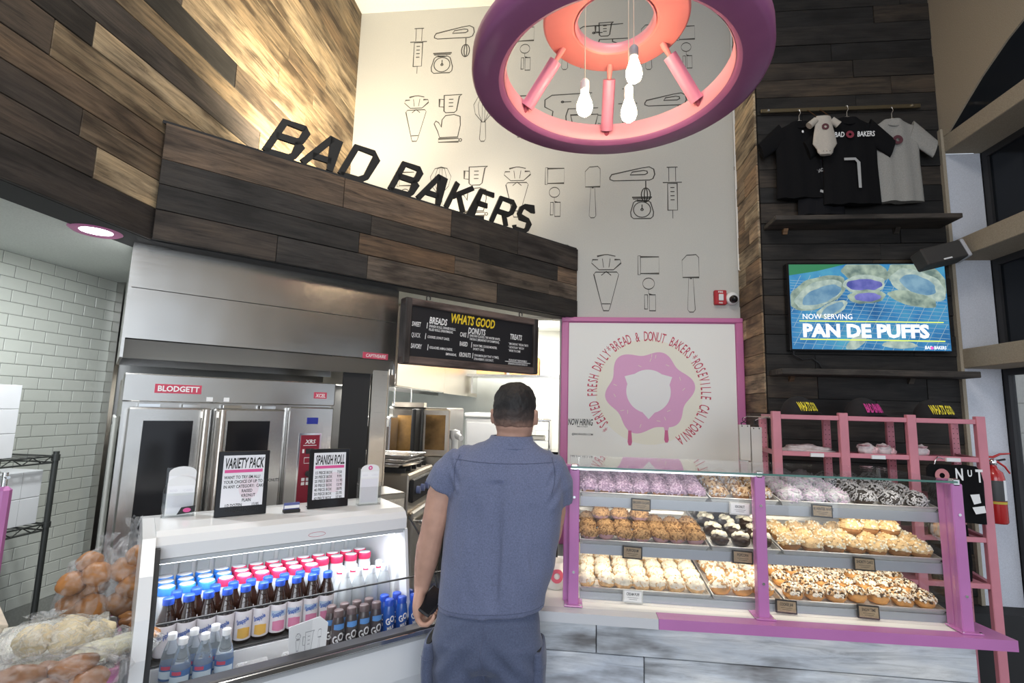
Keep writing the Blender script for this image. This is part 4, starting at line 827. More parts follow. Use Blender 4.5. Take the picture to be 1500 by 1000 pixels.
kind('choc', 0, 0, 'cream_topping', D_choc, T_cream, D1(.033, .045, .022, .020), lambda mb, v: [mb.add(*dome(.021, .016, .013, .040, v * 3 + k, .22, 3.5, 16, 6), smooth=True) and mb.add([], []) for k in range(1)] + [mb.add([(p[0] + dx, p[1] + dy, p[2]) for p in dome(.017, .015, .012, .037, v + k * 5 + 9, .25, 3.2, 14, 6)[0]], dome(.017, .015, .012, .037, 1, .2, 3, 14, 6)[1], True) for k, (dx, dy) in enumerate(((-.008, .022), (.008, -.022)))])
kind('streusel', 0, 0, 'streusel_topping', D_brown, [T_strs, T_cream], D1(.037, .037, .020, .018), T1(.038, .038, .030, .024, .07, 6, 70, .007, .006, .005, lo=0, mats=2))
kind('lavender', 0, 0, 'lavender_topping', D_brown, [T_lav, T_lav2], D1(.032, .032, .018, .016), T1(.036, .036, .030, .020, .10, 6, 220, .012, .0028, .0018, lo=-15, mats=2, zmin=-.3, out=.002))
kind('almond', 0, 0, 'almond_topping', D_brown, [T_alm, T_coco, T_crumb2], D1(.032, .032, .018, .016), T1(.035, .035, .027, .020, .10, 5, 120, .012, .008, .0015, lo=-10, mats=3, zmin=-.2))
kind('coconut', 0, 0, 'coconut_topping', D_brown, [T_coco, T_lav2], D1(.034, .042, .020, .018), T1(.038, .046, .030, .020, .10, 6, 230, .014, .0030, .0020, lo=-15, mats=2, zmin=-.3, out=.002))
kind('cookie', 0, 0, 'shaved_topping', D_choc, [T_dark, T_coco], D1(.034, .042, .020, .018), T1(.036, .044, .027, .020, .10, 6, 0, 0, 0, 0, lo=-10))
KINDS['cookie'] = ([], 'shaved_topping')
for v in range(3):
    d = MB(); D1(.034, .042, .020, .018)(d, v); t = MB(); t.add(*dome(.036, .044, .027, .020, v, .1, 6, 24, 9, -10, 90), smooth=True)
    k0 = len(t.f); t.m = 1; chips(t, .036, .044, .029, .021, v + 40, 170, .012, .003, .0018, -.2, 1, .002)
    for i in range(k0, len(t.f)): t.mi[i] = 1
    KINDS['cookie'][0].append((d.mesh('dough', D_choc), t.mesh('shaved_topping', [T_dark, T_coco])))
kind('popcorn', 0, 0, 'popcorn_topping', D_gold, [T_pop, T_nut, T_pop], D1(.035, .038, .022, .020), T1(.034, .038, .026, .026, .12, 5, 80, .009, .008, .006, lo=5, mats=3))
kind('nut', 0, 0, 'nut_topping', D_gold, [T_nut, pm('cocoa_chip', (.085, .05, .03), .8), T_pop, T_pop], D1(.034, .042, .022, .020), T1(.034, .042, .023, .027, .10, 5, 170, .008, .0065, .005, lo=15, mats=4, zmin=.15))
DESC = {'puff': ('cream_puff', 'powdered cream puff'), 'crumb': ('crumb_donut', 'brown crumb donut'), 'choc': ('chocolate_donut', 'chocolate donut with cream'), 'streusel': ('streusel_bun', 'pale streusel bun'), 'lavender': ('lavender_donut', 'lavender coconut donut'),
        'almond': ('almond_donut', 'almond-flake donut'), 'coconut': ('coconut_donut', 'white coconut donut'), 'cookie': ('cookie_donut', 'dark shaved-topping donut'), 'popcorn': ('popcorn_donut', 'popcorn-topped donut'), 'nut': ('nut_donut', 'chopped-nut donut')}
dr = random.Random(77)
def put(kd, li, x, dy, lift, row, colm, extra=''):
    vs, tn = KINDS[kd]; d, t = vs[dr.randrange(len(vs))]; nm, ds = DESC[kd]
    where = '%s shelf, %s row, %s%s' % (LVN[li], RWN[row], ORD[colm], '' if colm == 0 else ' from left') if not extra else extra
    o = thing(nm, '%s on the %s' % (ds, where) if not extra else '%s %s' % (ds, extra), 'donut', (x + dr.uniform(-.002, .002), 2.074 + dy + dr.uniform(-.003, .003), LV[li] + .004 + dy * SL + lift), 0, '%ss in the case' % ds)
    elong = kd in ('choc', 'coconut', 'cookie', 'nut')
    o.rotation_euler = (math.atan(SL) * (0 if lift else 1), 0, dr.uniform(-.25, .25) + (math.pi if dr.random() < .5 else 0) if elong else dr.uniform(0, 6.28)); s_ = dr.uniform(.96, 1.06) * (.93 if kd == 'puff' else 1); o.scale = (s_, s_, s_ * 1.08)
    obj('dough', d, o); q = obj(tn, t, o); q['kind'] = 'stuff'
def fill(kd, li, x0, x1, nc, rows, dy0=.045, step=.072, skip=()):
    for r in range(rows):
        for c in range(nc):
            if (r, c) in skip: continue
            x = x0 + (x1 - x0) * (c + .5) / nc
            put(kd, li, x, dy0 + r * step, 0, r, c)
fill('puff', 0, .058, .535, 7, 5); fill('popcorn', 0, .562, .798, 3, 4, .05, .085); fill('nut', 0, .822, 1.355, 7, 4, .05, .088)
fill('crumb', 1, .060, .545, 7, 3); fill('choc', 1, .562, .798, 3, 4, .055, .094); fill('streusel', 1, .822, 1.355, 7, 3, .045, .076)
fill('lavender', 2, .060, .545, 7, 4); fill('almond', 2, .562, .798, 3, 4, .045, .085)
fill('coconut', 2, .822, 1.075, 3, 4, .05, .092)
for r in range(4):
    for c in range(3): put('cookie', 2, 1.09 + .27 * (c + .5) / 3, .05 + .092 * r, 0, r, c)
for c in range(3): put('crumb', 1, .150 + .078 * c, .150, .040, 0, c, 'stacked on others, middle shelf, %s of three' % ORD[c])
for c in range(2): put('crumb', 1, .140 + .078 * c, .205, .070, 0, c, 'at the top of the crumb pile, %s of two' % ('left' if not c else 'right'))
k = 0
for a, b_, lf in ((1.12, .13, .042), (1.19, .14, .042), (1.26, .13, .042), (1.16, .21, .045), (1.235, .21, .05), (1.20, .19, .088)):
    put('streusel', 1, a, b_, lf, 0, 0, ['stacked low on the pile at left', 'stacked low on the pile, centre', 'stacked low on the pile at right', 'at the back of the pile, left', 'at the back of the pile, right', 'crowning the pile on the middle shelf'][k]); k += 1
# ---- price placards
M_kraft = pm('kraft_card', (.36, .27, .17), .8, nscale=60, var=.15)
def placard(x, z, lab, words, clear=False):
    t = thing('price_placard', lab, 'price tag', (x, 2.050, z)); t.rotation_euler = (math.radians(-6), math.radians(2), 0)
    MB().cbox(-.037, .037, -.003, .003, -.023, .023, .001).build('frame', M_ink if not clear else pm('clear_holder', (.60, .60, .58), .3), t)
    MB().box(-.032, .032, -.004, -.0029, -.018, .018).build('card', M_kraft if not clear else M_paper, t)
    m = MB(face_xf((0, -.0042, 0), 0)); m.text(words, 0, .003, .014, .6, 0, .02, 0); m.ribbon([(-.02, -.004), (.02, -.004)], .0012); m.ribbon([(-.015, -.010), (.015, -.010)], .0012); m.build('lettering', M_ink, t)
    MB().box(-.01, .01, .003, .014, -.006, .02).build('clip', M_chrome, t)
for a in ((.290, 1.262, 'black-framed price card on the top shelf edge above the crumb donuts', 'BROWN SUGAR'), (.257, 1.084, 'black-framed price card on the middle shelf edge above the cream puffs', 'PUFFCREAM'), (.660, 1.090, 'price card on the middle shelf edge beside the central orchid post', 'POPCORN'),
          (.948, 1.270, 'kraft price card on the top shelf edge right of the central post', 'THE WINTER WHITE'), (1.084, 1.090, 'kraft price card on the middle shelf edge above the nut donuts', 'SHORTY CAKE'), (.808, .926, 'kraft price card on the bottom shelf edge just right of the central post', 'COOKIE JAR'), (1.088, .926, 'kraft price card on the bottom shelf edge at the far right', 'SNOW TIME')): placard(*a)
placard(.655, 1.264, 'clear price card on the top shelf edge left of the central post', 'KRONUT', True); placard(.258, .926, 'clear price card on the bottom shelf edge under the cream puffs', 'CREAM PUFF', True)
# things on the counter left of the case
mg = thing('logo_mug', 'white cup with a pink donut ring print beside the left orchid post', 'mug', (-.035, 2.17, .9005)); MB().lathe([(0, 0), (.036, 0), (.040, .01), (.042, .105), (.039, .105), (.037, .012), (0, .010)], n=28).build('cup', pm('stoneware_white', (.70, .68, .64), .3), mg)
dnp = MB(); 
for i in range(24):
    pass
P1 = [(.0425, a) for a in ()]
vs = []; 
for rr_ in (.012, .027):
    for i in range(24):
        t = 2 * math.pi * i / 24; ang = -math.pi / 2 + .15 + rr_ * math.cos(t) / .042; vs.append((.0428 * math.cos(ang), .0428 * math.sin(ang), .055 + rr_ * math.sin(t)))
dnp.add(vs, [(i, (i + 1) % 24, 24 + (i + 1) % 24, 24 + i) for i in range(24)], True); dnp.build('donut_print', pm('coral_ink', (.72, .14, .20), .6), mg)
pos = thing('payment_terminal', 'black payment terminal standing on the counter in front of the customer', 'terminal', (-.14, 2.28, .9005)); MB().cbox(-.07, .07, -.04, .04, 0, .02, .006).build('base', M_black, pos); s_ = MB().cbox(-.11, .11, -.012, .012, 0, .17, .006).build('screen', M_blackgloss, pos, (0, 0, .02)); s_.rotation_euler = (-.25, 0, 0); MB().box(-.10, .10, -.0135, -.0121, .01, .16).build('glass', pm('screen_black', (.03, .03, .04), .1), s_)
# ================================================================== PINK MERCHANDISE RACK
RK = thing('pink_rack', 'rose pink metal merchandise rack with punched posts behind the display case', 'rack', (0, 0, 0))
FX = [1.195, 1.555, 1.91, 2.262]; BX = [1.225, 1.600, 1.965, 2.325]
for x in FX: MB().cbox(x - .0235, x + .0235, 3.055, 3.085, 0, 1.64, .003).build('post', M_pink, RK)
for x in BX:
    o = MB().cbox(x - .021, x + .021, 3.34, 3.365, 0, 1.60, .003).build('post', M_pink, RK); h = MB()
    for k in range(36):
        for s_ in (-.011, .011): h.cyl((x + s_, 3.3398, .55 + k * .029), (x + s_, 3.339, .55 + k * .029), .0028, n=6)
    q = h.build('punched_holes', M_dark, o); q['kind'] = 'stuff'
SZ = [1.61, 1.405, 1.188, .985, .75]
for z in SZ:
    for a, b_ in zip(FX[:-1], FX[1:]): MB().cbox(a + .0235, b_ - .0235, 3.06, 3.08, z - .013, z + .013, .002).build('shelf_edge', M_pink, RK)
    MB().box(FX[0] + .02, FX[-1] - .02, 3.08, 3.34, z - .004, z + .004).build('shelf', M_pink, RK)
    for x, xb in ((FX[0], BX[0]), (FX[-1], BX[-1])): MB().prism([(x - .012, 3.085), (x + .012, 3.085), (xb + .012, 3.34), (xb - .012, 3.34)], z - .012, z + .012).build('side_rail', M_pink, RK)
for x, z in ((1.40, 1.40), (1.72, 1.40), (2.10, 1.40), (2.15, 1.183)): MB().box(x - .035, x + .035, 3.045, 3.058, z - .008, z + .012).build('label_holder', M_white, RK)
def cap(x, lab, word, ink, yaw=0):
    t = thing('baseball_hat', lab, 'hat', (x, 3.2, 1.6145), yaw, 'caps on the pink rack')
    M_cap = pm('black_cap_cloth', (.016, .015, .017), .9)
    vs, fs = dome(.092, .102, .118, 0, 2, .02, 2, 28, 10, 0, 90); MB().add(vs, fs, True).build('crown', M_cap, t)
    br = MB(); P = []
    for i in range(13):
        a = math.pi + math.pi * i / 12; P.append((.088 * math.cos(a), .085 * math.sin(a)))
    Q = [(p[0] * 1.0, p[1] - .062 * math.sin(math.pi * i / 12)) for i, p in enumerate(P)]
    v = [(a, b_, .004 - .008 * abs(a) / .09) for a, b_ in P] + [(a, b_, -.0 + .004 - .018 * (abs(a) / .09) ** 2 + .012) for a, b_ in Q]
    n_ = 13; v = [(a, b_, c + .010) for a, b_, c in v]; v2 = [(a, b_, c - .005) for a, b_, c in v]
    br.add(v + v2, [(i, i + 1, n_ + i + 1, n_ + i) for i in range(12)] + [(2 * n_ + n_ + i, 2 * n_ + n_ + i + 1, 2 * n_ + i + 1, 2 * n_ + i) for i in range(12)] + [(n_ + i, n_ + i + 1, 3 * n_ + i + 1, 3 * n_ + i) for i in range(12)], True); br.build('brim', M_cap, t)
    MB().lathe([(0, .121), (.006, .119), (.007, .114)], n=10).build('button', M_cap, t)
    m = MB(); vs, fs = text_geo(word, 1, .05, .035, 'CENTER'); out = []
    for q in vs:
        a = q.x * .060 * .33; zz = .034 + q.y * .068; r = .108 * math.sqrt(max(.05, 1 - (zz / .118) ** 2)) + .004; th = -math.pi / 2 + a / max(.06, r); out.append((.094 / .102 * r * math.cos(th), r * math.sin(th), zz))
    m.add(out, fs, False); m.build('lettering', ink, t)
    return t
yl = pm('yellow_thread', (.78, .66, .05), .7); mg_ = pm('magenta_thread', (.55, .05, .26), .7)
cap(1.375, 'black cap reading WHATS GOOD in yellow at the left end of the pink rack', 'WHATS GOOD', yl, .3); cap(1.735, 'black cap reading BAD BAKERS in magenta in the middle of the pink rack', 'BAD BAKERS', mg_, .2); cap(2.115, 'black cap reading WHATS GOOD in yellow at the right end of the pink rack', 'WHATS GOOD', yl, 0)
# soft goods on the second shelf
M_cloth = pm('off_white_cloth', (.66, .60, .60), .95, nscale=60, var=.1, bmp=.4); M_rosecloth = pm('rose_print_cloth', (.62, .42, .44), .95, nscale=45, var=.5)
q = thing('folded_towel', 'rumpled off-white cloth lying on the second pink shelf at left', 'cloth', (1.41, 3.2, 1.409)); MB().add(*dome(.15, .09, .035, 0, 4, .25, 2.5, 28, 8, 0, 90), smooth=True).build('cloth', M_cloth, q); MB().add([(v[0] - .03, v[1], v[2] + .018) for v in dome(.08, .06, .022, 0, 9, .2, 3, 20, 6, 0, 90)[0]], dome(.08, .06, .022, 0, 9, .2, 3, 20, 6, 0, 90)[1], True).build('fold', M_cloth, q)
for k, (x, l) in enumerate(((1.715, 'small rolled pink-print socks left in the middle of the second shelf'), (1.805, 'small rolled pink-print socks right in the middle of the second shelf'), (1.995, 'larger rolled white cloth shoes at the right of the second shelf'))):
    q = thing('rolled_socks', l, 'socks', (x, 3.15, 1.409), .3 * k, 'rolled socks'); vs, fs = dome(.045 + .012 * (k == 2), .035, .034, .028, k + 3, .18, 2.2, 20, 10); MB().add(vs, fs, True).build('roll', M_cloth, q)
    MB().lathe([(.012, 0), (.026, .004), (.03, .012)], (0, 0, 0), 16).build('cuff', M_rosecloth, q, (-.02, -.02, .045)); MB().add([(v[0] + .035, v[1] - .01, v[2]) for v in dome(.03, .024, .022, .022, k, .2, 2, 14, 8)[0]], dome(.03, .024, .022, .022, k, .2, 2, 14, 8)[1], True).build('roll_end', M_rosecloth, q)
# ---- garments
def garment(mb, rows, th=.03, n=28, seed=1, fold=.008):
    """rows: (z, xl, xr, y) from bottom to top -> lens cross-section loft"""
    rings = []
    for z, xl, xr, y in rows:
        c = (xl + xr) / 2; hw = (xr - xl) / 2; r = []
        for i in range(n):
            t = 2 * math.pi * i / n; x = c + hw * math.cos(t); s_ = math.sin(t)
            r.append((x, y + (th * s_ + fold * math.sin(x * 55 + seed + z * 3) * (abs(s_))) * (1 if hw > .02 else .6), z + .003 * math.sin(x * 40 + seed)))
        rings.append(r)
    mb.loft(rings)
def tee(name, label, loc, w_, h, mt, seed, sleeve=.09, tilt=0):
    t = thing(name, label, 'shirt', loc); t.rotation_euler = (0, tilt, 0)
    m = MB(); a = w_ / 2
    garment(m, [(-h, -a * 1.02, a * 1.02, 0), (-h * .8, -a, a, 0), (-h * .55, -a * .97, a * .97, 0), (-h * .33, -a * .98, a * .98, 0), (-h * .22, -a * 1.0, a * 1.0, 0), (-h * .10, -a * .95, a * .95, 0), (-.035, -a * .68, a * .68, 0), (-.008, -a * .42, a * .42, 0), (0, -a * .36, a * .36, 0)], .028, 32, seed)
    m.build('body', mt, t)
    for s_ in (-1, 1):
        v = MB(); q = []
        for k in range(6):
            u = k / 5; cx = s_ * (a * .70 + (sleeve + a * .32) * u); cz = -.035 - h * .08 - (h * .23) * u; hl = h * .125 * (1 - .18 * u); ring = []
            for i in range(18):
                tt = 2 * math.pi * i / 18; ring.append((cx + s_ * .35 * hl * math.cos(tt) * .9, .022 * math.sin(tt) - .002, cz + hl * math.cos(tt)))
            q.append(ring)
        v.loft(q if s_ > 0 else [r[::-1] for r in q]); v.build('sleeve', mt, t)
    v = MB(); v.tube([(a * .36 * math.cos(u), -.026 * math.sin(u) - .006, -.006 - .05 * math.sin(u)) for u in [math.pi * i / 10 for i in range(11)]], .005, 6); v.build('collar', mt, t)
    hk = MB(); hk.tube([(0, 0, -.01), (0, 0, .05), (.012, 0, .075), (.004, 0, .10), (-.008, 0, .092)], .0025, 6); hk.tube([(-a * .3, 0, -.005), (0, 0, .02), (a * .3, 0, -.005)], .003, 6); hk.build('hanger', M_chrome, t)
    return t
M_blackcloth = pm('black_jersey', (.009, .009, .010), .98, spec=.1); M_greycloth = pm('heather_grey_jersey', (.30, .29, .27), .95, nscale=160, var=.12); M_creamcloth = pm('cream_jersey', (.46, .42, .37), .95, nscale=160, var=.08)
bar = thing('hanging_rail', 'thin dull brass rail across the dark wood wall holding the shirts', 'rail', (1.36, 3.545, 3.775)); MB().cbox(0, 1.06, -.012, 0, -.014, .014, .003).build('bar', pm('dull_brass', (.16, .13, .08), .45, metal=.8), bar)
for x in (.05, 1.0): MB().cyl((x, -.012, 0), (x, -.018, 0), .008, n=10).build('screw', M_chrome, bar)
t1 = tee('black_shirt', 'black shirt with small pink donut hanging at the left of the rail', (1.60, 3.50, 3.655), .34, .56, M_blackcloth, 1)
t2 = tee('black_shirt', 'black shirt with BAD BAKERS across the chest hanging in the middle of the rail', (1.90, 3.47, 3.655), .36, .62, M_blackcloth, 2)
t3 = tee('white_shirt', 'pale grey shirt with dark donut print hanging at the right of the rail', (2.205, 3.50, 3.650), .32, .59, M_greycloth, 3)
t4 = tee('dark_shirt', 'dark shirt with small slanted BAD BAKERS print hanging low behind the romper', (1.72, 3.515, 3.42), .30, .44, pm('charcoal_jersey', (.013, .013, .015), .98, spec=.1), 5)
XG = lambda y: face_xf((0, y, 0), 0)
def dprint(mb, x, z, r): mb.add([(x + q * math.cos(t), z + q * math.sin(t) * 1.0, 0) for q in (r * .38, r) for t in [2 * math.pi * i / 20 for i in range(20)]], [(i, (i + 1) % 20, 20 + (i + 1) % 20, 20 + i) for i in range(20)], False)
MB(XG(-.044)).text('BAD', -.080, -.155, .052, .62, .15, .02).build('lettering', M_paper, t2); MB(XG(-.044)).text('BAKERS', .088, -.155, .052, .62, .15, .02).build('lettering', M_paper, t2); m = MB(XG(-.044)); dprint(m, -.012, -.138, .026); m.build('donut_print', pm('dull_crimson', (.22, .03, .05), .8), t2)
m = MB(XG(-.044)); m.text('BAD-BAKERS', .03, -.13, .032, .7, .2, .02, 0, 'CENTER', 0, .35); m.poly(circ(.075, -.165, .022, .012, 16)); m.ribbon([(-.02, -.28), (.04, -.30), (.09, -.28)], .018); m.poly([(.12, -.30), (.16, -.28), (.18, -.32), (.14, -.34)]); m.build('print', pm('grey_print', (.38, .38, .38), .8), t4)
m = MB(XG(-.046)); m.ribbon([(.0 - .06, -.315), (.01, -.315), (.03, -.34), (.03, -.52)], .018); m.build('print', pm('grey_print', (.38, .38, .38), .8), t2)
m = MB(XG(-.044)); dprint(m, .045, -.20, .025); m.build('donut_print', pm('rose_print', (.60, .16, .24), .8), t1); m = MB(XG(-.044)); m.poly(circ(.0, -.09, .007, .010, 10)); m.build('print', M_paper, t1)
m = MB(XG(-.046)); dprint(m, .0, -.165, .032); m.build('donut_print', pm('burgundy_print', (.10, .03, .04), .8), t3)
ro = thing('baby_romper', 'cream baby romper with dark donut print clipped to the rail', 'romper', (1.713, 3.405, 3.64)); m = MB()
garment(m, [(-.275, -.035, .035, 0), (-.262, -.048, .048, 0), (-.235, -.055, .055, 0), (-.20, -.078, .078, 0), (-.14, -.070, .070, 0), (-.06, -.055, .055, 0), (-.02, -.052, .052, 0), (0, -.045, .045, 0)], .016, 24, 4, .004); m.build('body', M_creamcloth, ro)
for s_ in (-1, 1): v = MB(); v.cyl((s_ * .05, 0, -.025), (s_ * .095, 0, -.065), .022, .024, 12); v.build('sleeve', M_creamcloth, ro); MB().cyl((s_ * .042, 0, .0), (s_ * .042, .12, .125), .003, n=6).build('clip', pm('copper_clip', (.4, .22, .12), .4, metal=1), ro)
m = MB(XG(-.022)); dprint(m, 0, -.085, .023); m.build('donut_print', pm('burgundy_print', (.1, .03, .04)), ro)
m = MB(); 
for k in range(3): m.cyl((-.02 + .02 * k, -.017, -.258), (-.02 + .02 * k, -.021, -.258), .003, n=8)
m.build('snap', M_chrome, ro)
# donut tee hanging from the rack, tags, plush
dt = thing('black_tee', 'black tee lettered N U T hanging in the right bay of the pink rack', 'shirt', (2.09, 3.035, 1.375)); m = MB()
garment(m, [(-.30, -.135, .14, 0), (-.2, -.14, .14, 0), (-.08, -.142, .142, 0), (-.02, -.14, .13, 0), (0, -.12, .11, 0)], .014, 28, 6, .004); m.build('body', M_blackcloth, dt)
m = MB(XG(-.021)); m.text('N', .01, -.075, .085, .62, 0, .03); m.text('U', .062, -.055, .048, .7, 0, .03); m.text('T', .108, -.082, .092, .62, 0, .03); m.text('BAD', -.05, -.16, .07, .7, .1, .03); m.poly([(.055, -.15), (.10, -.145), (.105, -.19), (.07, -.20)]); m.poly([(.06, -.215), (.12, -.205), (.125, -.24), (.075, -.25)]); m.build('lettering', M_paper, dt)
m = MB(XG(-.021)); dprint(m, -.075, -.055, .036); m.build('donut_print', pm('dusty_rose', (.55, .22, .24), .8), dt)
MB().tube([(-.10, 0, -.01), (-.09, .0, .02), (-.07, .01, .04), (-.04, .012, .03)], .003).build('hanger', M_chrome, dt)
jp = thing('dark_garment', 'dark folded garment hanging low on the right side of the pink rack', 'shirt', (2.10, 3.13, 1.05)); m = MB(); garment(m, [(-.30, -.10, .10, 0), (-.2, -.11, .11, 0), (0, -.10, .10, 0)], .016, 24, 8, .006); m.build('body', M_blackcloth, jp); m = MB(XG(-.024)); m.text('BAD', -.02, -.10, .06, .7, .1, .03); m.build('lettering', M_paper, jp)
hg = thing('merch_sign', 'white card with small logo behind the streusel buns on the pink rack', 'sign', (1.58, 3.02, 1.06)); MB().cbox(-.07, .07, -.004, .004, 0, .13, .002).build('card', M_paper, hg); MB(face_xf((0, -.0045, 0), 0)).text('BAD', -.03, .085, .034, .8, .1, .03).build('lettering', pm('violet_ink', (.18, .06, .20), .7), hg); m = MB(face_xf((0, -.0045, 0), 0)); dprint(m, .025, .095, .018); m.build('donut_print', M_redink, hg)
pr = thing('pastry_ring_bag', 'clear bag with a round ring pastry on the pink rack beyond the case end', 'bread', (1.98, 2.995, 1.045)); m = MB(); m.lathe([(.012, 0), (.02, .012), (.034, .016), (.044, .008), (.046, 0), (.044, -.008), (.034, -.014), (.02, -.010), (.012, 0)], n=24); o = m.build('ring', D_gold, pr); o.rotation_euler = (math.pi / 2, 0, 0)
q = MB(); q.add(*dome(.058, .026, .058, 0, 3, .10, 3, 20, 10), smooth=True); q.build('plastic_bag', film_mat('bag_film_small', (.9, .9, .9), .2), pr)
for k, (x, zz, l) in enumerate(((1.062, 1.35, 'white paper bundle hung from a clip at the wood corner, left one'), (1.128, 1.338, 'white paper bundle hung from a clip at the wood corner, right one'))):
    t = thing('hanging_bag_bundle', l, 'paper bags', (x, 3.2, zz), 0, 'paper bags on hooks'); MB().prism([(-.030, .0), (.028, -.006 - .01 * k), (.031, .205), (-.031, .205)], -.014, .014, 'y').build('sheets', pm('warm_white_paper', (.62, .60, .56), .8), t); MB().prism([(-.026, -.012), (.024, -.018), (.027, .19), (-.027, .19)], .014, .026, 'y').build('sheets', M_paper, t)
    MB().tube([(-.016, -.016, .195), (-.016, 0, .215), (0, 0, .222), (.016, 0, .215), (.016, -.016, .195)], .003).tube(circ_ if False else [(0 + .009 * math.cos(u), 0, .236 + .011 * math.sin(u)) for u in [math.pi * 2 * i / 10 for i in range(10)]], .002, 6, True).build('clip', M_black, t)
    MB().tube([(0, 0, .245), (0, -.06, .255), (1.18 - x, -.12, 1.605 - zz - .0)], .0025).build('hook', M_chrome, t)
# ---- fire extinguisher on the jamb
fe = thing('fire_extinguisher', 'red fire extinguisher hung on the pale pier right of the pink rack', 'fire extinguisher', (2.632, 3.50, 1.00)); M_red = pm('extinguisher_red', (.48, .02, .02), .25, coat=.5)
MB().lathe([(0, 0), (.046, 0), (.052, .01), (.052, .27), (.045, .305), (.024, .325), (.018, .345), (0, .345)], n=28).build('cylinder', M_red, fe)
MB().lathe([(.0525, .135), (.0528, .137), (.0528, .255), (.0525, .257)], n=28).build('label_band', pm('charcoal_label', (.06, .06, .06), .5), fe); MB().lathe([(.053, .118), (.053, .132)], n=28).build('yellow_band', pm('yellow_band', (.55, .42, .04), .5), fe)
MB().lathe([(.0535, .14), (.0535, .26)], n=5, a0=math.radians(-75), a1=math.radians(-45)).build('white_tag', M_paper, fe)
MB().lathe([(.016, .345), (.022, .35), (.022, .375), (.012, .385), (0, .385)], n=16).build('valve', M_chrome, fe); MB().tube([(-.045, 0, .395), (0, -.01, .395), (.04, -.01, .415), (.095, -.01, .42)], [.007, .008, .007, .005]).build('handle', M_red, fe); MB().tube([(-.03, 0, .375), (.02, -.012, .37), (.06, -.012, .34), (.085, -.012, .30)], [.006, .007, .006, .005]).build('lever', M_red, fe)
MB().tube([(-.02, 0, .36), (-.07, 0, .345), (-.085, -.01, .27), (-.075, -.02, .14), (-.068, -.02, .06)], .008).build('hose', M_black, fe); MB().cyl((-.02, 0, .365), (.06, -.02, .385), .006).build('gauge_stem', M_black, fe); MB().box(-.03, .03, .045, .072, .12, .22).build('bracket', M_black, fe)
# ================================================================== OPEN DRINKS COOLER (turned 42.5 degrees)
FA = math.radians(42.5); FOX, FOY = -1.45, 1.66
def fw(U, W, z=0): return (FOX + U * math.cos(FA) + W * math.sin(FA), FOY + U * math.sin(FA) - W * math.cos(FA), z)
FG = thing('drinks_cooler', 'white open-front drinks cooler stocked with bottles, left of the customer', 'cooler', (FOX, FOY, 0), FA)
b = MB()   # section in (local y = -W, z)
b.prism([(-.43, .10), (-.43, .60), (-.445, .66), (-.445, .775), (-.40, .79), (-.40, .70), (-.23, .70), (-.23, .795), (.30, .795), (.34, .795), (.34, .05), (-.38, .05)], 0, .965, 'x'); b.build('body', M_white, FG)
MB().box(0.0, .965, .30, .34, .795, 1.13).build('back_panel', M_white, FG)
s = MB()
for k in range(15): s.cbox(.02 + k * .062, .066 + k * .062, .288, .299, .80, 1.10, .004)
q = s.build('back_slats', pm('pale_slats', (.62, .66, .68), .4), FG)
mb = MB(); mb.prism([(-.25, 1.125), (-.25, 1.165), (-.235, 1.188), (-.20, 1.20), (.03, 1.20), (.34, 1.15), (.34, 1.12), (-.22, 1.12)], .0345, .872, 'x'); mb.build('canopy', M_white, FG)
MB().box(.01, .865, -.235, -.20, 1.106, 1.12).build('lamp_housing', pm('pale_grey_plastic', (.55, .57, .58), .4), FG)
MB().cyl((.03, -.20, 1.106), (.845, -.20, 1.106), .010, n=10).build('lamp_tube', pm('cooler_lamp', (1, 1, 1), .4, emit=5, ecol=(.93, .97, 1)), FG)
light('cooler_strip', 'AREA', fw(.43, .17, 1.09), 3.4, (.92, .96, 1), .8, .03, aim=fw(.43, 0.0, .9)).rotation_euler.rotate_axis('Z', 0)
_l = bpy.data.objects['cooler_strip']; _l.rotation_euler = (0, 0, FA)
MB().prism([(-.25, 1.19), (-.33, 1.10), (-.39, 1.0), (-.41, .90), (-.405, .79), (.34, .79), (.34, 1.15), (.03, 1.20)], 0, .034, 'x').build('end_panel', M_white, FG)
MB().prism([(-.25, 1.16), (-.275, 1.16), (-.35, 1.05), (-.395, .95), (-.412, .80), (-.38, .80), (-.365, .93), (-.33, 1.04)], .034, .048, 'x').build('end_trim', M_black, FG)
MB().cbox(-.004, 0.034, -.446, .34, .05, .80, .004).build('left_side', pm('cool_white', (.66, .68, .70), .4), FG)
MB().prism([(-.25, 1.12), (-.29, 1.08), (-.36, .98), (-.395, .90), (-.40, .79), (.30, .79), (.30, 1.12)], .955, .961, 'x').build('end_glass', M_glass, FG)
MB().prism([(-.20, 1.12), (-.235, 1.12), (-.30, .80), (.30, .80), (.30, 1.12)], .872, .884, 'x').build('inner_divider', M_white, FG)
MB().tube([(.88, -.25, 1.17), (.905, -.32, 1.10), (.94, -.38, .99), (.958, -.405, .80)], .004).build('edge_seal', M_black, FG)
MB().cbox(.03, .965, -.452, -.40, .79, .818, .004).build('front_rail', pm('anthracite_rail', (.05, .05, .055), .3), FG)
MB().cbox(.03, .965, -.458, -.452, .795, .812, .002).build('rail_strip', M_chrome, FG)
fgl = MB().box(.05, .955, -.408, -.403, .81, .985).build('front_glass', M_glass, FG); MB().box(.05, .955, -.410, -.402, .984, .988).build('glass_edge', M_black, fgl)
MB().box(0, .95, -.395, -.235, .700, .704).build('well_floor', M_dark, FG); MB().box(.0, .95, -.228, -.222, .70, .796).build('well_riser', pm('charcoal_riser', (.04, .04, .045), .4), FG); MB().box(0, .865, -.22, .29, .796, .799).build('shelf_liner', M_dark, FG)
MB().cbox(.30, .96, -.452, -.43, .30, .56, .006).build('lower_shadow_band', pm('shadow_grey', (.32, .35, .36), .35), FG); m = MB()  # grey panel and dark lines paint the shadow band of the lower recess
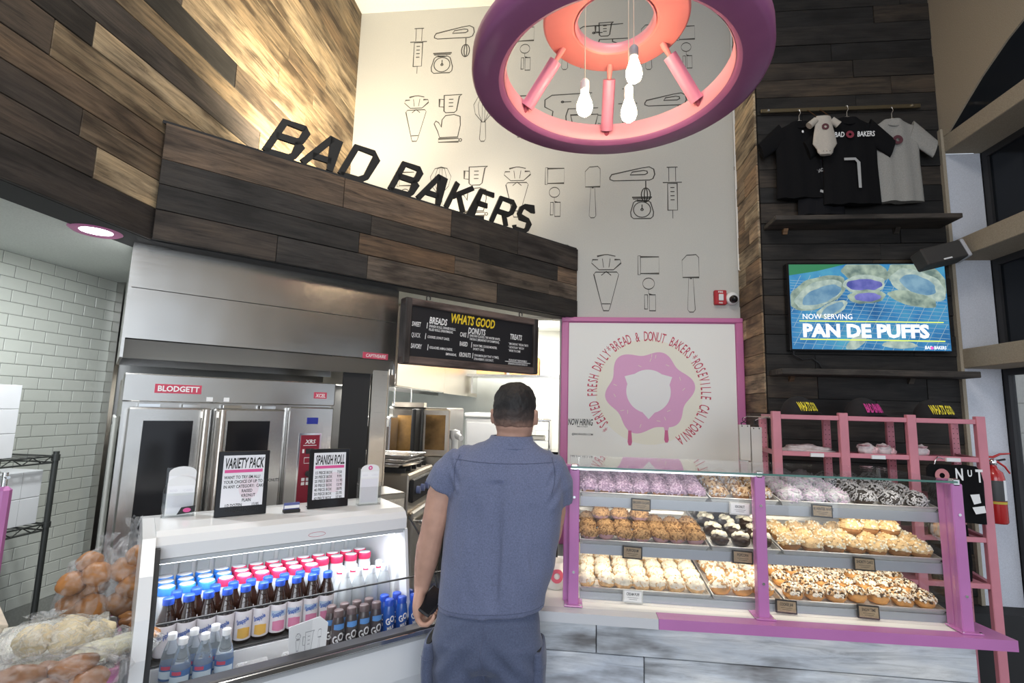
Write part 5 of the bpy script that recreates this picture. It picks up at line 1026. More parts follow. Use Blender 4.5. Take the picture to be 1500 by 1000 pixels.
for k in range(9): m.box(.33, .93, -.456, -.452, .32 + k * .024, .33 + k * .024)
m.build('shadow_band_line', pm('shadow_slot', (.1, .11, .12), .4), FG)['kind'] = 'stuff'
lb = MB(face_xf((0, .287, 0), 0)).box(.02, .17, 1.045, 1.085, 0, .004).build('shelf_label', M_paper, FG); MB(face_xf((0, -.2505, 0), 0)).ribbon(circ(.52, 1.143, .03, .008, 20), .0012, 0, True).build('brand_badge', M_redink, FG)

def bottle(nm, lab, parts, group, loc, cat='bottle'):
    t = thing(nm, lab, cat, loc, 0, group)
    for pn, me in parts: obj(pn, me, t)
    return t
M_tea = pm('dark_tea', (.018, .007, .004), .05, coat=1); M_bluecap = pm('blue_cap', (.02, .07, .42), .35); M_label = pm('juice_label', (.74, .70, .72), .5)
M_yel = pm('yellow_fruit_print', (.72, .42, .08), .5); M_pk = pm('pink_fruit_print', (.66, .22, .36), .5); M_blueink = pm('blue_ink', (.05, .12, .42), .5); M_tealink = pm('teal_ink', (.10, .38, .42), .5)
def patch(r, zc, h, a0, a1, mt, nm='label_print', bulge=0):
    """curved print patch that faces -Y"""
    m = MB(); n = 8; vs = []
    for i in range(n + 1):
        t = -math.pi / 2 + a0 + (a1 - a0) * i / n; k = 1 - .5 * abs(i / n - .5) * bulge
        vs += [(r * math.cos(t), r * math.sin(t), zc - h / 2 * k), (r * math.cos(t), r * math.sin(t), zc + h / 2 * k)]
    m.add(vs, [(2 * i, 2 * i + 2, 2 * i + 3, 2 * i + 1) for i in range(n)], True); return nm, m.mesh(nm, mt)
def curved_text(s, r, z, size, mt, sx=.7, nm='lettering', rot=0, a=0.0):
    m = MB(); vs, fs = text_geo(s, 1, .2, .03, 'CENTER'); out = []
    for q in vs:
        x = q.x * size * sx; zz = q.y * size; x, zz = x * math.cos(rot) - zz * math.sin(rot), x * math.sin(rot) + zz * math.cos(rot)
        t = -math.pi / 2 + a + x / r; out.append((r * math.cos(t), r * math.sin(t), z + zz))
    m.add(out, fs, False); return nm, m.mesh(nm, mt)
JB = MB().lathe([(0, .001), (.024, 0), (.0272, .004), (.0274, .11), (.0265, .118), (.021, .138), (.016, .152), (.015, .166)], n=20).mesh('bottle_body', M_tea)
JC = MB().lathe([(.0165, .163), (.0168, .180), (.0155, .183), (0, .183)], n=18).mesh('cap', M_bluecap)
JL = MB().lathe([(.0276, .012), (.0278, .014), (.0278, .102), (.0276, .104)], n=20).mesh('label', M_label)
JT = curved_text("Snapple", .0286, .068, .021, M_blueink, .62, 'lettering', .35, .05)
JY = patch(.0283, .035, .036, -.5, .9, M_yel, 'fruit_print', .8); JP = patch(.0283, .035, .036, -.6, .9, M_pk, 'fruit_print', .8); JTe = patch(.0282, .075, .020, -.9, 1.0, pm('pale_blue_ink', (.42, .52, .66), .5), 'label_band')
ang = FA - math.radians(12)
for k in range(10):
    fl_ = JY if k in (4, 5) else JP; kd = 'yellow-fruit label' if k in (4, 5) else ('pink-fruit label' if k > 5 else 'plain pale label')
    parts = [('bottle_body', JB), ('cap', JC), ('label', JL), JT] + ([fl_] if k > 3 else []) + ([JTe] if k > 5 else [])
    o = bottle('tea_bottle', 'dark iced-tea bottle, blue cap, %s, %s of the front tea row' % (kd, ORD[k] if k == 0 else ORD[k] + ' from left'), parts, 'tea bottles in the front row', fw(.09 + .056 * k, .172, .799)); o.rotation_euler = (0, 0, ang - .15 * (k % 2))
for k in range(9):
    o = bottle('tea_bottle', 'blue-capped tea bottle in the second tea row, %s' % (ORD[k] + (' from left' if k else '')), [('bottle_body', JB), ('cap', JC), ('label', JL)], 'tea bottles in the second row', fw(.115 + .056 * k, .116, .799)); o.rotation_euler = (0, 0, ang)
WB = MB().lathe([(0, .001), (.026, 0), (.028, .01), (.028, .12), (.026, .148), (.024, .161)], n=18).mesh('bottle_body', pm('frosted_juice', (.55, .58, .60), .3))
LID = {c: (MB().lathe([(.0262, .160), (.0268, .163), (.0268, .180), (.0255, .184), (.0235, .1845)], n=18).mesh('lid_ring', m_), MB().lathe([(.0235, .1845), (.022, .186), (0, .186)], n=18).mesh('lid', M_white)) for c, m_ in (('blue', pm('sky_blue_ring', (.04, .20, .62), .4)), ('red', pm('cherry_ring', (.60, .03, .10), .4)))}
RNM = ['front', 'middle', 'rear']
ORD += ['eleventh', 'twelfth', 'thirteenth']
for r in range(3):
    for k in range(9 if r == 0 else 13):
        c = 'blue' if k < 4 - (r == 0) else 'red'
        bottle('jug_bottle', 'wide white lid with %s ring, %s wide-lid row, %s' % (c, RNM[r], ORD[k] + (' from left' if k else '')), [('bottle_body', WB), ('lid_ring', LID[c][0]), ('lid', LID[c][1])], '%s-ringed wide-lid bottles' % c, fw(.088 + .0595 * k, .055 - .060 * r, .799))
M_frost = pm('frosted_clear_plastic', (.72, .76, .78), .25, trans=.45)
CB = MB().lathe([(0, .001), (.024, 0), (.027, .006), (.026, .05), (.027, .09), (.025, .12), (.016, .148), (.012, .158)], n=20).mesh('bottle_body', M_frost); CC = MB().lathe([(.0135, .156), (.014, .176), (.012, .179), (0, .179)], n=16).mesh('cap', pm('clear_white_cap', (.74, .77, .80), .3)); CR = MB().lathe([(.0145, .150), (.0150, .158)], n=16).mesh('neck_ring', pm('cherry_ring', (.6, .03, .1)))
for r in range(2):
    for k in range(4):
        bottle('frosted_bottle', 'frosted clear bottle with white cap, %s row of the right group, %s' % (('front', 'rear')[r], ORD[k] + (' from left' if k else '')), [('bottle_body', CB), ('cap', CC)] + ([('neck_ring', CR)] if r else []), 'frosted bottles at the right of the cooler', fw(.660 + .052 * k, .185 - .062 * r, .799))
# water bottles in the front well
M_water = pm('clear_water_plastic', (.80, .88, .93), .06, trans=.85, ior=1.2); 
AB = MB().lathe([(0, .001), (.022, 0), (.026, .008), (.0245, .018), (.0262, .026), (.0245, .036), (.0262, .046), (.0245, .056), (.0262, .064), (.0262, .115), (.0245, .13), (.018, .155), (.0115, .172), (.011, .180)], n=20).mesh('bottle_body', M_water); AC = MB().lathe([(.0125, .178), (.0128, .194), (.011, .196), (0, .196)], n=16).mesh('cap', M_white); AL = MB().lathe([(.0266, .068), (.0266, .112)], n=20).mesh('label', pm('water_label', (.06, .16, .38), .35)); AP = patch(.0272, .085, .022, -1.2, 1.1, pm('snowy_print', (.62, .74, .82), .4), 'mountain_print', .6); AP2 = patch(.0272, .105, .010, -.8, .2, M_redink, 'red_print')
for r, n_, u0, w_ in ((0, 3, .130, .305), (1, 3, .105, .252)):
    for k in range(n_):
        o = bottle('water_bottle', 'clear water bottle with white cap and blue label, %s row, %s' % (RNM[0] if not r else 'rear', ('left', 'centre', 'right')[k]), [('bottle_body', AB), ('cap', AC), ('label', AL), AP, AP2], 'water bottles in the cooler well', fw(u0 + .058 * k, w_, .7045)); o.rotation_euler = (0, 0, ang)
# chocolate shakes
def shake_mesh(bm_, cm): return [('bottle_body', MB().lathe([(0, .001), (.020, 0), (.0225, .006), (.0225, .05), (.0195, .075), (.0215, .10), (.0225, .125), (.018, .15), (.0155, .158)], n=20).mesh('bottle_body', bm_)), ('cap', MB().lathe([(.0165, .157), (.017, .176), (.015, .179), (0, .179)], n=18).mesh('cap', cm))]
M_shk = pm('brown_sleeve', (.055, .040, .040), .3, coat=.5); M_shb = pm('blue_sleeve', (.015, .09, .40), .25, coat=.5)
SHK = shake_mesh(M_shk, pm('mocha_cap', (.13, .09, .09), .4)); SHB = shake_mesh(M_shb, pm('royal_blue_cap', (.02, .08, .50), .3))
T_go = curved_text('GO', .0236, .078, .036, M_paper, .8, 'lettering', .5, 0); T_go2 = curved_text('GO', .0236, .100, .030, M_paper, .8, 'lettering', .5, 0); T_mk = curved_text('MILK', .0236, .078, .016, M_paper, .8, 'lettering', .25, 0); B_bl = patch(.0236, .128, .020, -.9, .8, pm('bright_blue_print', (.10, .28, .62), .4), 'blue_print', .7)
for r in range(2):
    for k in range(4):
        o = bottle('chocolate_shake', 'brown chocolate shake bottle with blue print, %s row, %s of the group' % (('front', 'rear')[r], ORD[k]), SHK + [T_go, B_bl], 'chocolate shakes in the cooler well', fw(.602 + .047 * k - .01 * r, .300 - .05 * r, .7045)); o.rotation_euler = (0, 0, ang + .2)
    for k in range(3):
        o = bottle('blue_milk_bottle', 'blue milk bottle with blue cap, %s row, %s by the customer hand' % (('front', 'rear')[r], ('left', 'middle', 'right')[k]), SHB + [T_go2, T_mk], 'blue milk bottles in the cooler well', fw(.795 + .052 * k, .300 - .05 * r, .7045)); o.rotation_euler = (0, 0, ang + .2)
# clamshells, price sheet
for u, w_, zz, l in ((.335, .315, .7045, 'clear clamshell with brownie in the cooler well, nearest the water bottles'), (.475, .315, .7045, 'clear clamshell with tan dessert behind the taped white sheet')):
    t = thing('clamshell', l, 'food container', fw(u, w_, zz), FA, 'clamshells in the cooler well')
    MB().prism([(-.045, 0), (.045, 0), (.058, .035), (-.058, .035)], -.045, .045, 'y').build('base', film_mat('clamshell_plastic', (.8, .8, .8), .16, .08, 8) if 'clamshell_plastic' not in bpy.data.materials else bpy.data.materials['clamshell_plastic'], t)
    MB().prism([(-.058, .037), (.058, .037), (.045, .065), (-.045, .065)], -.048, .048, 'y').build('lid', bpy.data.materials['clamshell_plastic'], t)
    MB().tube([(-.060, -.05, .036), (.060, -.05, .036), (.060, .05, .036), (-.060, .05, .036)], .003, 6, True).build('rim', pm('clear_rim', (.7, .7, .7), .2), t)
    MB().cbox(-.035, .035, -.03, .03, .002, .028, .006).build('dessert', pm('brownie', (.16, .08, .04), .7) if u < .4 else pm('tan_cake', (.45, .30, .18), .8), t); MB().box(-.025, .025, -.030, -.010, .0652, .0662).build('sticker', M_paper, t)
t = thing('taped_sheet', 'white sheet with pale kitchen line drawings taped inside the cooler glass', 'paper', fw(.415, .399, .80), FA - .03); MB().prism([(0, .0), (.115, .0), (.118, .09), (.09, .115), (-.005, .10)], -.002, 0, 'y').build('sheet', M_paper, t)
m = MB(face_xf((0, -.0023, 0), 0))
for (f, sx, x) in ((I_bag, .5, .025), (I_cup, 1, .058), (I_spatula, .35, .092)):
    k_ = MB(); f(k_, .04); m.add([(x + v.x * .035 * sx, .015 + v.y * .06, 0) for v in k_.v], k_.f, False)
m.build('line_drawing', pm('faint_ink', (.35, .35, .36), .8), t)

# ---- signs and holders on the canopy
def framed(lab, u, w_, rz, W_, H_, title, lines, prices):
    t = thing('price_sign', lab, 'sign', fw(u, w_, 1.2005), FA + rz); t.rotation_euler = (math.radians(-5), 0, FA + rz)
    MB().cbox(0, W_, -.006, .006, 0, H_, .002).build('frame', M_blackgloss, t); MB().cbox(.01, W_ - .01, 0, .06, 0, .006, .002).build('foot', M_blackgloss, t)
    MB().box(.016, W_ - .016, -.0075, -.0058, .034, H_ - .016).build('card', pm('card_white', (.78, .78, .82), .6), t)
    X = face_xf((0, -.0079, 0), 0); MB(X).text(title, W_ / 2, H_ - .062, .052, (W_ - .05) / (.052 * .62 * len(title)) * 1.2, .2, .025).build('title_lettering', M_ink, t)
    m = MB(X); m.ribbon([(.022, H_ - .073), (W_ - .022, H_ - .073)], .011); m.build('pink_strip', M_redpink, t)
    m = MB(X); 
    for k, l in enumerate(lines): m.text(l[0], l[1] if len(l) > 1 else .022, H_ - .100 - k * .0165, .0155, .72, 0, .02, 0, 'LEFT')
    for k, l in enumerate(prices): m.text(l, W_ - .040, H_ - .100 - (len(lines) - len(prices) + k) * .0165, .0155, .72, 0, .02, 0, 'CENTER')
    m.build('lettering', M_ink, t); MB(X).poly(circ(W_ * .62, H_ * .42, .034, .04, 24), -.0002).build('donut_print', pm('faint_pink_ink', (.76, .66, .72), .7), t); return t
M_redpink = pm('raspberry_ink', (.68, .10, .30), .6)
framed('black-framed VARIETY PACK price sign standing on the drinks cooler', .205, .075, -.02, .170, .232, 'VARIETY PACK', [('WANT TO TRY EM ALL?',), ('YOUR CHOICE OF UP TO 4 DONUTS',), ('IN ANY CATEGORY:  CAKE', ), ('RAISED', .082), ('KRONUT', .082), ('PLAIN', .085), ('1/2 DOZEN', .03), ('THE BAKERS DOZEN', .03)], ['13.95', '25.95'])
framed('black-framed SPANISH ROLL price sign standing on the drinks cooler', .525, .075, .0, .160, .232, 'SPANISH ROLL', [('%d PIECE BOX' % n_,) for n_ in (15, 20, 25, 30, 40, 50, 60)], ['7.50', '9.95', '11.95', '13.95', '18.95', '22.95', '27.95'])
def holder(lab, u, w_, s_, ring):
    t = thing('flyer_holder', lab, 'leaflet holder', fw(u, w_, 1.2005), FA - .1); t.scale = (s_, s_, s_)
    ac = bpy.data.materials.get('acrylic') or glass_mat('acrylic', (.97, .98, .98), .04, .97)
    MB().box(-.045, .045, -.022, -.020, 0, .075).box(-.045, .045, .020, .022, 0, .15).box(-.047, -.045, -.022, .022, 0, .09).box(.045, .047, -.022, .022, 0, .09).box(-.047, .047, -.022, .022, 0, .002).build('acrylic_case', ac, t)
    for k, (yy, hh) in enumerate(((.012, .155), (-.004, .125)) if not ring else ((.0, .165),)):
        X = face_xf((0, yy - .003, 0), 0); o = MB(X).poly([(-.038, .003), (.038, .003), (.038, hh - .02)] + [(.038 * math.cos(a), hh - .02 + .02 * math.sin(a)) for a in [math.pi * i / 8 for i in range(1, 8)]] + [(-.038, hh - .02)], .0).build('flyer', M_paper, t)
        MB(X).box(-.036, .036, hh - .055, hh - .030, .0002, .0006).build('white_band', pm('bright_white', (.88, .88, .9), .5), t); MB(X).text('ADD', -.02, hh - .048, .010, 1, 0, .02, .001).text('CARD', .02, hh - .048, .010, 1, 0, .02, .001).box(-.034, .034, .01, hh - .060, .0002, .0005).build('lettering', pm('lilac_grey_print', (.76, .75, .80), .7), t)
        MB().box(-.038, .038, yy - .0029, yy + .006, .003, hh - .02).build('flyer_stack', M_paper, t)
    if ring: m = MB(face_xf((0, -.0035, 0), 0)); dprint(m, .0, .150, .009); m.build('logo_print', M_redpink, t)
    else: q = MB(face_xf((0, -.0235, 0), 0)); q.prism([(-.005, .008), (.044, .014), (.044, .034), (.006, .030)], 0, .002).build('business_cards', M_ink, t); q = MB(face_xf((0, -.0258, 0), 0)); q.poly(circ(.022, .021, .011, .007, 14), 0).build('card_print', M_redpink, t)
holder('clear holder with two stacks of grey flyers at the left end of the cooler top', .105, -.02, 1.12, False)
holder('clear holder with one rounded white flyer at the right end of the cooler top', .768, .09, 1.0, True)
t = thing('business_card_stand', 'tiny stand of blue and white cards between the two framed signs', 'cards', fw(.46, .105, 1.2005), FA); MB().cbox(-.03, .03, -.012, .012, 0, .012, .002).build('base', M_ink, t); MB().cbox(-.028, .028, -.004, .006, .012, .036, .001).build('cards', pm('ink_blue_card', (.10, .12, .30), .5), t); MB().box(-.027, .027, -.0052, -.0042, .016, .027).build('card_print', M_paper, t)
# ================================================================== TABLE WITH BAGGED BREAD
TA = math.radians(135)
tb = thing('bread_table', 'white-topped table with pink edge at lower left under the bagged bread', 'table', (-1.265, 1.41, 0), math.radians(132.5))   # local x along (-1,1), local y along (-1,-1)
MB().cbox(0, .44, 0, 1.3, .835, .858, .004).build('tabletop', M_white, tb)
for a in ((-.012, 0, -.012, 1.312), (.44, .452, -.012, .16), (0, .44, -.012, 0), (0, .44, 1.3, 1.312)): MB().cbox(*a, .822, .861, .003).build('pink_edge', M_pinktrim, tb)
for a, b_ in ((.02, .03), (.39, .03), (.02, 1.24), (.39, 1.24)): MB().box(a, a + .03, b_, b_ + .03, 0, .835).build('leg', M_black, tb)
tp = thing('wax_paper_tray', 'aluminium sheet pan lined with white wax paper on the table', 'pan', (-1.245, 1.385, .8585), math.radians(133)); 
r = MB(); P = [(.01, .02), (.43, .02), (.43, .94), (.01, .94)]; r.tube([(a, b_, .028) for a, b_ in P], .004, 6, True)
for (a, b_), (c, d) in zip(P, P[1:] + P[:1]):
    ii = Vector((.22, .48)); q0 = Vector((a, b_)); q1 = Vector((c, d)); s0 = q0 + (ii - q0).normalized() * .016; s1 = q1 + (ii - q1).normalized() * .016; r.add([(s0.x, s0.y, .001), (s1.x, s1.y, .001), (c, d, .028), (a, b_, .028)], [(0, 1, 2, 3)], False)
r.build('rim', M_pan, tp); MB().box(.022, .418, .032, .928, 0, .003).build('base', M_pan, tp)
m = MB(); n = 16; vs = []
for i in range(n + 1):
    for j in range(n + 1):
        u, v = i / n, j / n; e = max(0, abs(u - .5) * 2 - .88) / .12; f = max(0, abs(v - .5) * 2 - .90) / .10; hh = max(e, f)
        vs.append((.012 + .416 * u, .022 + .916 * v, .006 + .028 * hh + .006 * noise.noise(Vector((u * 6, v * 6, 2)))))
m.add(vs, [(i * (n + 1) + j, (i + 1) * (n + 1) + j, (i + 1) * (n + 1) + j + 1, i * (n + 1) + j + 1) for i in range(n) for j in range(n)], True); m.build('wax_paper', pm('wax_paper', (.72, .73, .68), .45), tp)

M_film = film_mat('clear_bag_film', (.86, .87, .88), .11, .08, 24); M_film2 = film_mat('milky_bag_film', (.86, .87, .87), .21, .08, 38)
M_roll = pm('golden_roll', (.33, .14, .04), .5, nscale=14, var=.4); M_pale = pm('pale_bread', (.74, .62, .40), .7, nscale=14, var=.2); M_sug = pm('sugared_bread', (.70, .66, .50), .8, nscale=30, var=.15); M_pastry = pm('brown_pastry', (.26, .11, .04), .45, nscale=12, var=.5)
def lump(mb, c, r, sd, sq=(1, 1, 1), amp=.10, rot=0, fr=1.6):
    vs, fs = dome(r * sq[0], r * sq[1], r * sq[2], 0, sd, amp, fr, 20, 12); c_, s_ = math.cos(rot), math.sin(rot)
    mb.add([(c[0] + v[0] * c_ - v[1] * s_, c[1] + v[0] * s_ + v[1] * c_, c[2] + v[2]) for v in vs], fs, True); return mb
def sack(name, lab, cat, loc, rot, rx, ry, h, neck, film, items, mt, seed, iname='bread_roll', lean=(0, 0)):
    t = thing(name, lab, cat, loc, rot)
    for k, it in enumerate(items): lump(MB(), it[0], it[1], seed + k * 3, it[2] if len(it) > 2 else (1, 1, .85), .10, k * .7).build(iname, mt if not isinstance(mt, list) else mt[k % len(mt)], t)
    n = 48; prof = [(.82, 0), (1.0, .08), (1.06, .25), (1.05, .45), (.95, .65), (.72, .82), (.40, .93), (.16, .99), (.10, 1.02), (.16, 1.07), (.26, 1.13), (.30, 1.18)] if neck else [(.9, 0), (1.05, .12), (1.1, .4), (1.0, .7), (.7, .92), (.35, 1.02), (.02, 1.05)]
    m = MB(); vs = []
    for j, (k_, zz) in enumerate(prof):
        for i in range(n):
            a = 2 * math.pi * i / n; d = Vector((math.cos(a), math.sin(a), zz * 2)); am = .09 if zz < .8 else .30
            q = 1 + am * noise.noise(d * 3.1 + Vector((seed, 0, 0))) * 2 + .05 * math.sin(a * 13 + zz * 9 + seed) * (1 if zz < .8 else 2.4)
            l_ = zz ** 1.6; vs.append((rx * k_ * q * math.cos(a) + lean[0] * l_, ry * k_ * q * math.sin(a) + lean[1] * l_, max(.001, h * (zz + (.05 * noise.noise(d * 5) if zz > .2 else 0)))))
    m.add(vs, [(j * n + i, j * n + (i + 1) % n, (j + 1) * n + (i + 1) % n, (j + 1) * n + i) for j in range(len(prof) - 1) for i in range(n)], True); m.build('plastic_bag', film, t); return t
sack('bag_of_rolls', 'tall clear bag of golden rolls, left of the pair beside the cooler', 'bread', (-1.635, 1.665, .8605), .3, .085, .075, .235, True, M_film,
     [((-.03, .0, .05), .048), ((.035, -.02, .05), .046), ((0, .03, .10), .048), ((-.035, -.015, .125), .044), ((.03, .0, .15), .046), ((-.01, .02, .185), .04)], M_roll, 5, lean=(.03, .02))
sack('bag_of_rolls', 'tall clear bag of golden rolls, right of the pair touching the cooler side', 'bread', (-1.525, 1.73, .8605), 1.1, .080, .070, .275, True, M_film,
     [((-.025, .0, .05), .048), ((.03, .01, .05), .046), ((0, -.02, .105), .050), ((-.02, .015, .155), .046), ((.02, -.01, .20), .046)], M_roll, 25, lean=(.0, .03))
sack('bag_of_pale_buns', 'crumpled clear bag of pale cream buns in the middle of the wax paper', 'bread', (-1.475, 1.44, .868), .6, .125, .10, .105, True, M_film2,
     [((-.06, .0, .045), .048), ((.03, -.03, .045), .050), ((.01, .045, .045), .046), ((.09, .01, .04), .040)], M_pale, 45, 'pale_bun', (-.03, -.02))
sack('bag_of_white_bread', 'flat bag of white sugared bread at the right edge of the wax paper', 'bread', (-1.315, 1.445, .868), .78, .105, .085, .062, False, M_film2,
     [((-.02, .0, .022), .060, (1.2, .9, .42)), ((.04, .02, .022), .052, (1, 1, .42))], M_sug, 65, 'sugared_loaf')
t = thing('twisted_pastry', 'long brown twisted pastry lying behind the white sugared bread', 'bread', (-1.375, 1.60, .872), math.radians(-30)); 
for k in range(5): lump(MB(), (-.09 + .045 * k, .008 * (-1) ** k, .016), .028, 80 + k, (1.2, .7, .6), .12, .5).build('pastry_twist', M_pastry if k % 2 else M_roll, t)
sack('bag_of_pastries', 'large clear bag of brown pastries at the bottom left corner, nearest the camera', 'bread', (-1.27, 1.20, .868), .6, .155, .12, .110, False, M_film,
     [((-.10, .0, .035), .050, (1.2, .9, .7)), ((.0, -.04, .035), .052, (1.3, .9, .7)), ((.09, .0, .035), .050, (1.2, .9, .7)), ((.0, .05, .04), .050, (1.2, .9, .7)), ((-.04, .0, .075), .045, (1.3, .8, .6)), ((.06, .01, .075), .042, (1.2, .8, .6))], M_pastry, 95, 'brown_pastry')
sack('bag_of_pastries', 'clear bag of pastries cut by the left edge of the picture', 'bread', (-1.50, 1.17, .868), 1.6, .12, .10, .12, True, M_film,
     [((-.05, .0, .04), .050, (1.2, .9, .7)), ((.04, -.02, .04), .052, (1.2, .9, .7)), ((.0, .04, .07), .046, (1.2, .9, .7))], [M_pastry, M_roll], 115, 'brown_pastry', (.02, .04))
t = thing('beige_tray', 'beige plastic tray leaning on edge at the far left behind the bread bags', 'tray', (-1.79, 1.47, .8605), math.radians(150)); t.rotation_euler = (math.radians(18), math.radians(-14), math.radians(152)); MB().cbox(-.10, .22, -.006, .006, 0, .095, .004).build('tray', pm('beige_plastic', (.56, .49, .40), .6, nscale=60, var=.08), t); MB().cbox(-.10, .22, -.012, .012, .092, .102, .003).build('rim', pm('beige_plastic', (.5, .5, .5)), t)
t = thing('purple_display_stand', 'purple upright stand cut by the left edge of the picture', 'stand', (-1.885, 1.545, 0), math.radians(-20)); MB().cbox(-.06, .055, -.02, .02, 0, 1.315, .012).build('upright', M_purple, t); MB().cyl((.03, 0, 1.31), (.03, 0, 1.36), .008).cyl((.0, 0, 1.345), (.055, 0, 1.345), .005).build('top_rod', M_chrome, t); MB().cbox(-.075, .065, -.04, .06, 0, .02, .004).build('base', M_purple, t)
# ---- black wire shelving with white boxes
wr_ = thing('wire_shelving', 'black wire shelving unit with white boxes against the tiled wall', 'shelving', (0, 0, 0)); M_wire = pm('black_wire', (.04, .043, .04), .4, metal=.3)
for x in (-2.82, -2.50):
    for y in (1.30, 2.285):
        p_ = MB().cyl((x, y, 0), (x, y, 1.345), .0125); 
        p_.build('post', M_wire, wr_); MB().cyl((x, y, 1.30), (x, y, 1.33), .017).cyl((x, y, .985), (x, y, 1.01), .017).build('collar', M_wire, wr_)
for z in (1.31, .99, .45):
    m = MB()
    for x in (-2.82, -2.50): m.tube([(x, 1.30, z + .012), (x, 2.285, z + .012)], .004, 6).tube([(x, 1.30, z - .018), (x, 2.285, z - .018)], .004, 6).tube([(x, 1.32 + .045 * k, z + (.012 if k % 2 else -.018)) for k in range(22)], .003, 5)
    for k in range(26): m.tube([(-2.82, 1.31 + .038 * k, z + .014), (-2.50, 1.31 + .038 * k, z + .014)], .002, 4)
    m.tube([(-2.82, 2.285, z + .012), (-2.50, 2.285, z + .012)], .004, 6).tube([(-2.82, 2.285, z - .018), (-2.50, 2.285, z - .018)], .004, 6); m.build('wire_shelf', M_wire, wr_)
M_box = pm('white_carton', (.62, .63, .64), .7, nscale=8, var=.03)
def carton(y0, y1, z, h, l): 
    t = thing('white_box', l, 'box', (-2.535, y0, z), 0, 'white bakery boxes on wire shelving'); MB().cbox(-.26, 0, 0, y1 - y0 - .003, 0, h - .002, .002).build('box', M_box, t); MB().box(-.262, .0008, (y1 - y0) / 2 - .001, (y1 - y0) / 2, 0.002, h - .004).build('flap_seam', pm('seam_grey', (.35, .35, .36), .8), t)
for r in range(3): carton(1.80, 2.115, 1.327 + r * .112, .112, 'white bakery box on the top wire shelf, %s of the right stack' % ('lowest', 'middle one', 'topmost')[r]); carton(1.47, 1.79, 1.327 + r * .112, .112, 'white bakery box on the top wire shelf, %s of the left stack' % ('lowest', 'middle one', 'topmost')[r])
for r in range(2):
    for k in range(3): carton(1.70 + .19 * k, 1.888 + .19 * k, 1.007 + r * .126, .126, 'white box on the lower wire shelf, %s row, %s' % (('bottom', 'top')[r], ('left', 'middle', 'right')[k]))
# ================================================================== CUSTOMER
def ell(c, rx, ry, n=28, tilt=0, e=2.0):
    o = []
    for i in range(n):
        t = 2 * math.pi * i / n; a, b_ = math.cos(t), math.sin(t); k = (abs(a) ** e + abs(b_) ** e) ** (-1 / e)
        x, y = rx * a * k, ry * b_ * k; o.append((c[0] + x, c[1] + y, c[2] + tilt * x))
    return o
def solid(name, mb, mat, parent, voxel, smooth=3, fn=None):
    """voxel-joins the overlapping lofts in mb to ONE continuous skin, smooths it, then pushes it along its normals"""
    me = mb.mesh('tmp', mat); o = bpy.data.objects.new('tmp', me); COL.objects.link(o)
    md = o.modifiers.new('r', 'REMESH'); md.mode = 'VOXEL'; md.voxel_size = voxel; md.use_smooth_shade = True
    if smooth: sm_ = o.modifiers.new('s', 'SMOOTH'); sm_.factor = .5; sm_.iterations = smooth
    bpy.context.view_layer.update(); m2 = bpy.data.meshes.new_from_object(o.evaluated_get(bpy.context.evaluated_depsgraph_get())); m2.name = name
    bpy.data.objects.remove(o); bpy.data.meshes.remove(me)
    if fn:
        for v in m2.vertices: v.co += v.normal * fn(v.co)
    m2.materials.clear(); m2.materials.append(mat)
    for p in m2.polygons: p.use_smooth = True
    m2.update(); return obj(name, m2, parent)
PERS = thing('person', 'dark-haired customer in blue-grey scrubs seen from behind, holding a dark phone in the left hand', 'person', (0, 0, 0))
M_skin = pm('skin', (.52, .30, .22), .55, nscale=30, var=.08); 
B = MB()
hc = Vector((-.188, 1.855, 1.590))
rings = []
for z, rx, ry, dy in ((1.478, .030, .035, .045), (1.490, .048, .060, .035), (1.515, .060, .080, .018), (1.545, .068, .090, .005), (1.580, .0725, .095, 0), (1.615, .0735, .096, -.002), (1.645, .071, .092, -.002), (1.672, .060, .078, 0), (1.690, .042, .055, .002), (1.699, .018, .022, .004)):
    rings.append(ell((hc.x, hc.y + dy, z), rx, ry))
B.loft(rings)
B.loft([ell((-.20, 1.83, 1.40), .085, .070), ell((-.196, 1.832, 1.46), .068, .062), ell((-.192, 1.838, 1.50), .060, .060), ell((-.19, 1.845, 1.56), .057, .058)])
for s_ in (-1, 1):
    B.loft([ell((hc.x + s_ * (.070 + .004 * k), 1.845 - .004 * k, 1.585), .006, r_, 16) for k, r_ in ()] or [ell((hc.x + s_ * .077, 1.850 - .004 * abs(k), 1.560 + .0105 * k), .010, (.009, .015, .019, .021, .020, .013)[k], 14) for k in range(6)])
B.loft([ell((hc.x, 1.955, 1.555), .012, .008, 12), ell((hc.x, 1.965, 1.548), .014, .016, 12), ell((hc.x, 1.955, 1.54), .013, .010, 12)])   # nose
# trunk
B.loft([ell((-.25, 1.80, .86), .15, .095, 32), ell((-.245, 1.81, 1.0), .145, .09, 32), ell((-.225, 1.83, 1.2), .155, .095, 32), ell((-.215, 1.84, 1.36), .165, .095, 32), ell((-.21, 1.84, 1.44), .12, .07, 32), ell((-.20, 1.835, 1.475), .06, .05, 32)])
def limb(pts, rs, n=16): B.tube(pts, rs, n)
LA = [(-.36, 1.835, 1.40), (-.415, 1.835, 1.36), (-.445, 1.83, 1.30), (-.458, 1.825, 1.22), (-.470, 1.825, 1.165), (-.480, 1.83, 1.12), (-.490, 1.835, 1.06), (-.500, 1.84, 1.00), (-.503, 1.84, .972)]
limb(LA, [.048, .050, .050, .047, .043, .045, .040, .030, .026])
RA = [(-.075, 1.845, 1.40), (-.048, 1.865, 1.34), (-.045, 1.895, 1.25), (-.055, 1.93, 1.17), (-.075, 2.00, 1.10), (-.095, 2.07, 1.06), (-.10, 2.11, 1.045)]
limb(RA, [.046, .048, .048, .044, .043, .033, .027])
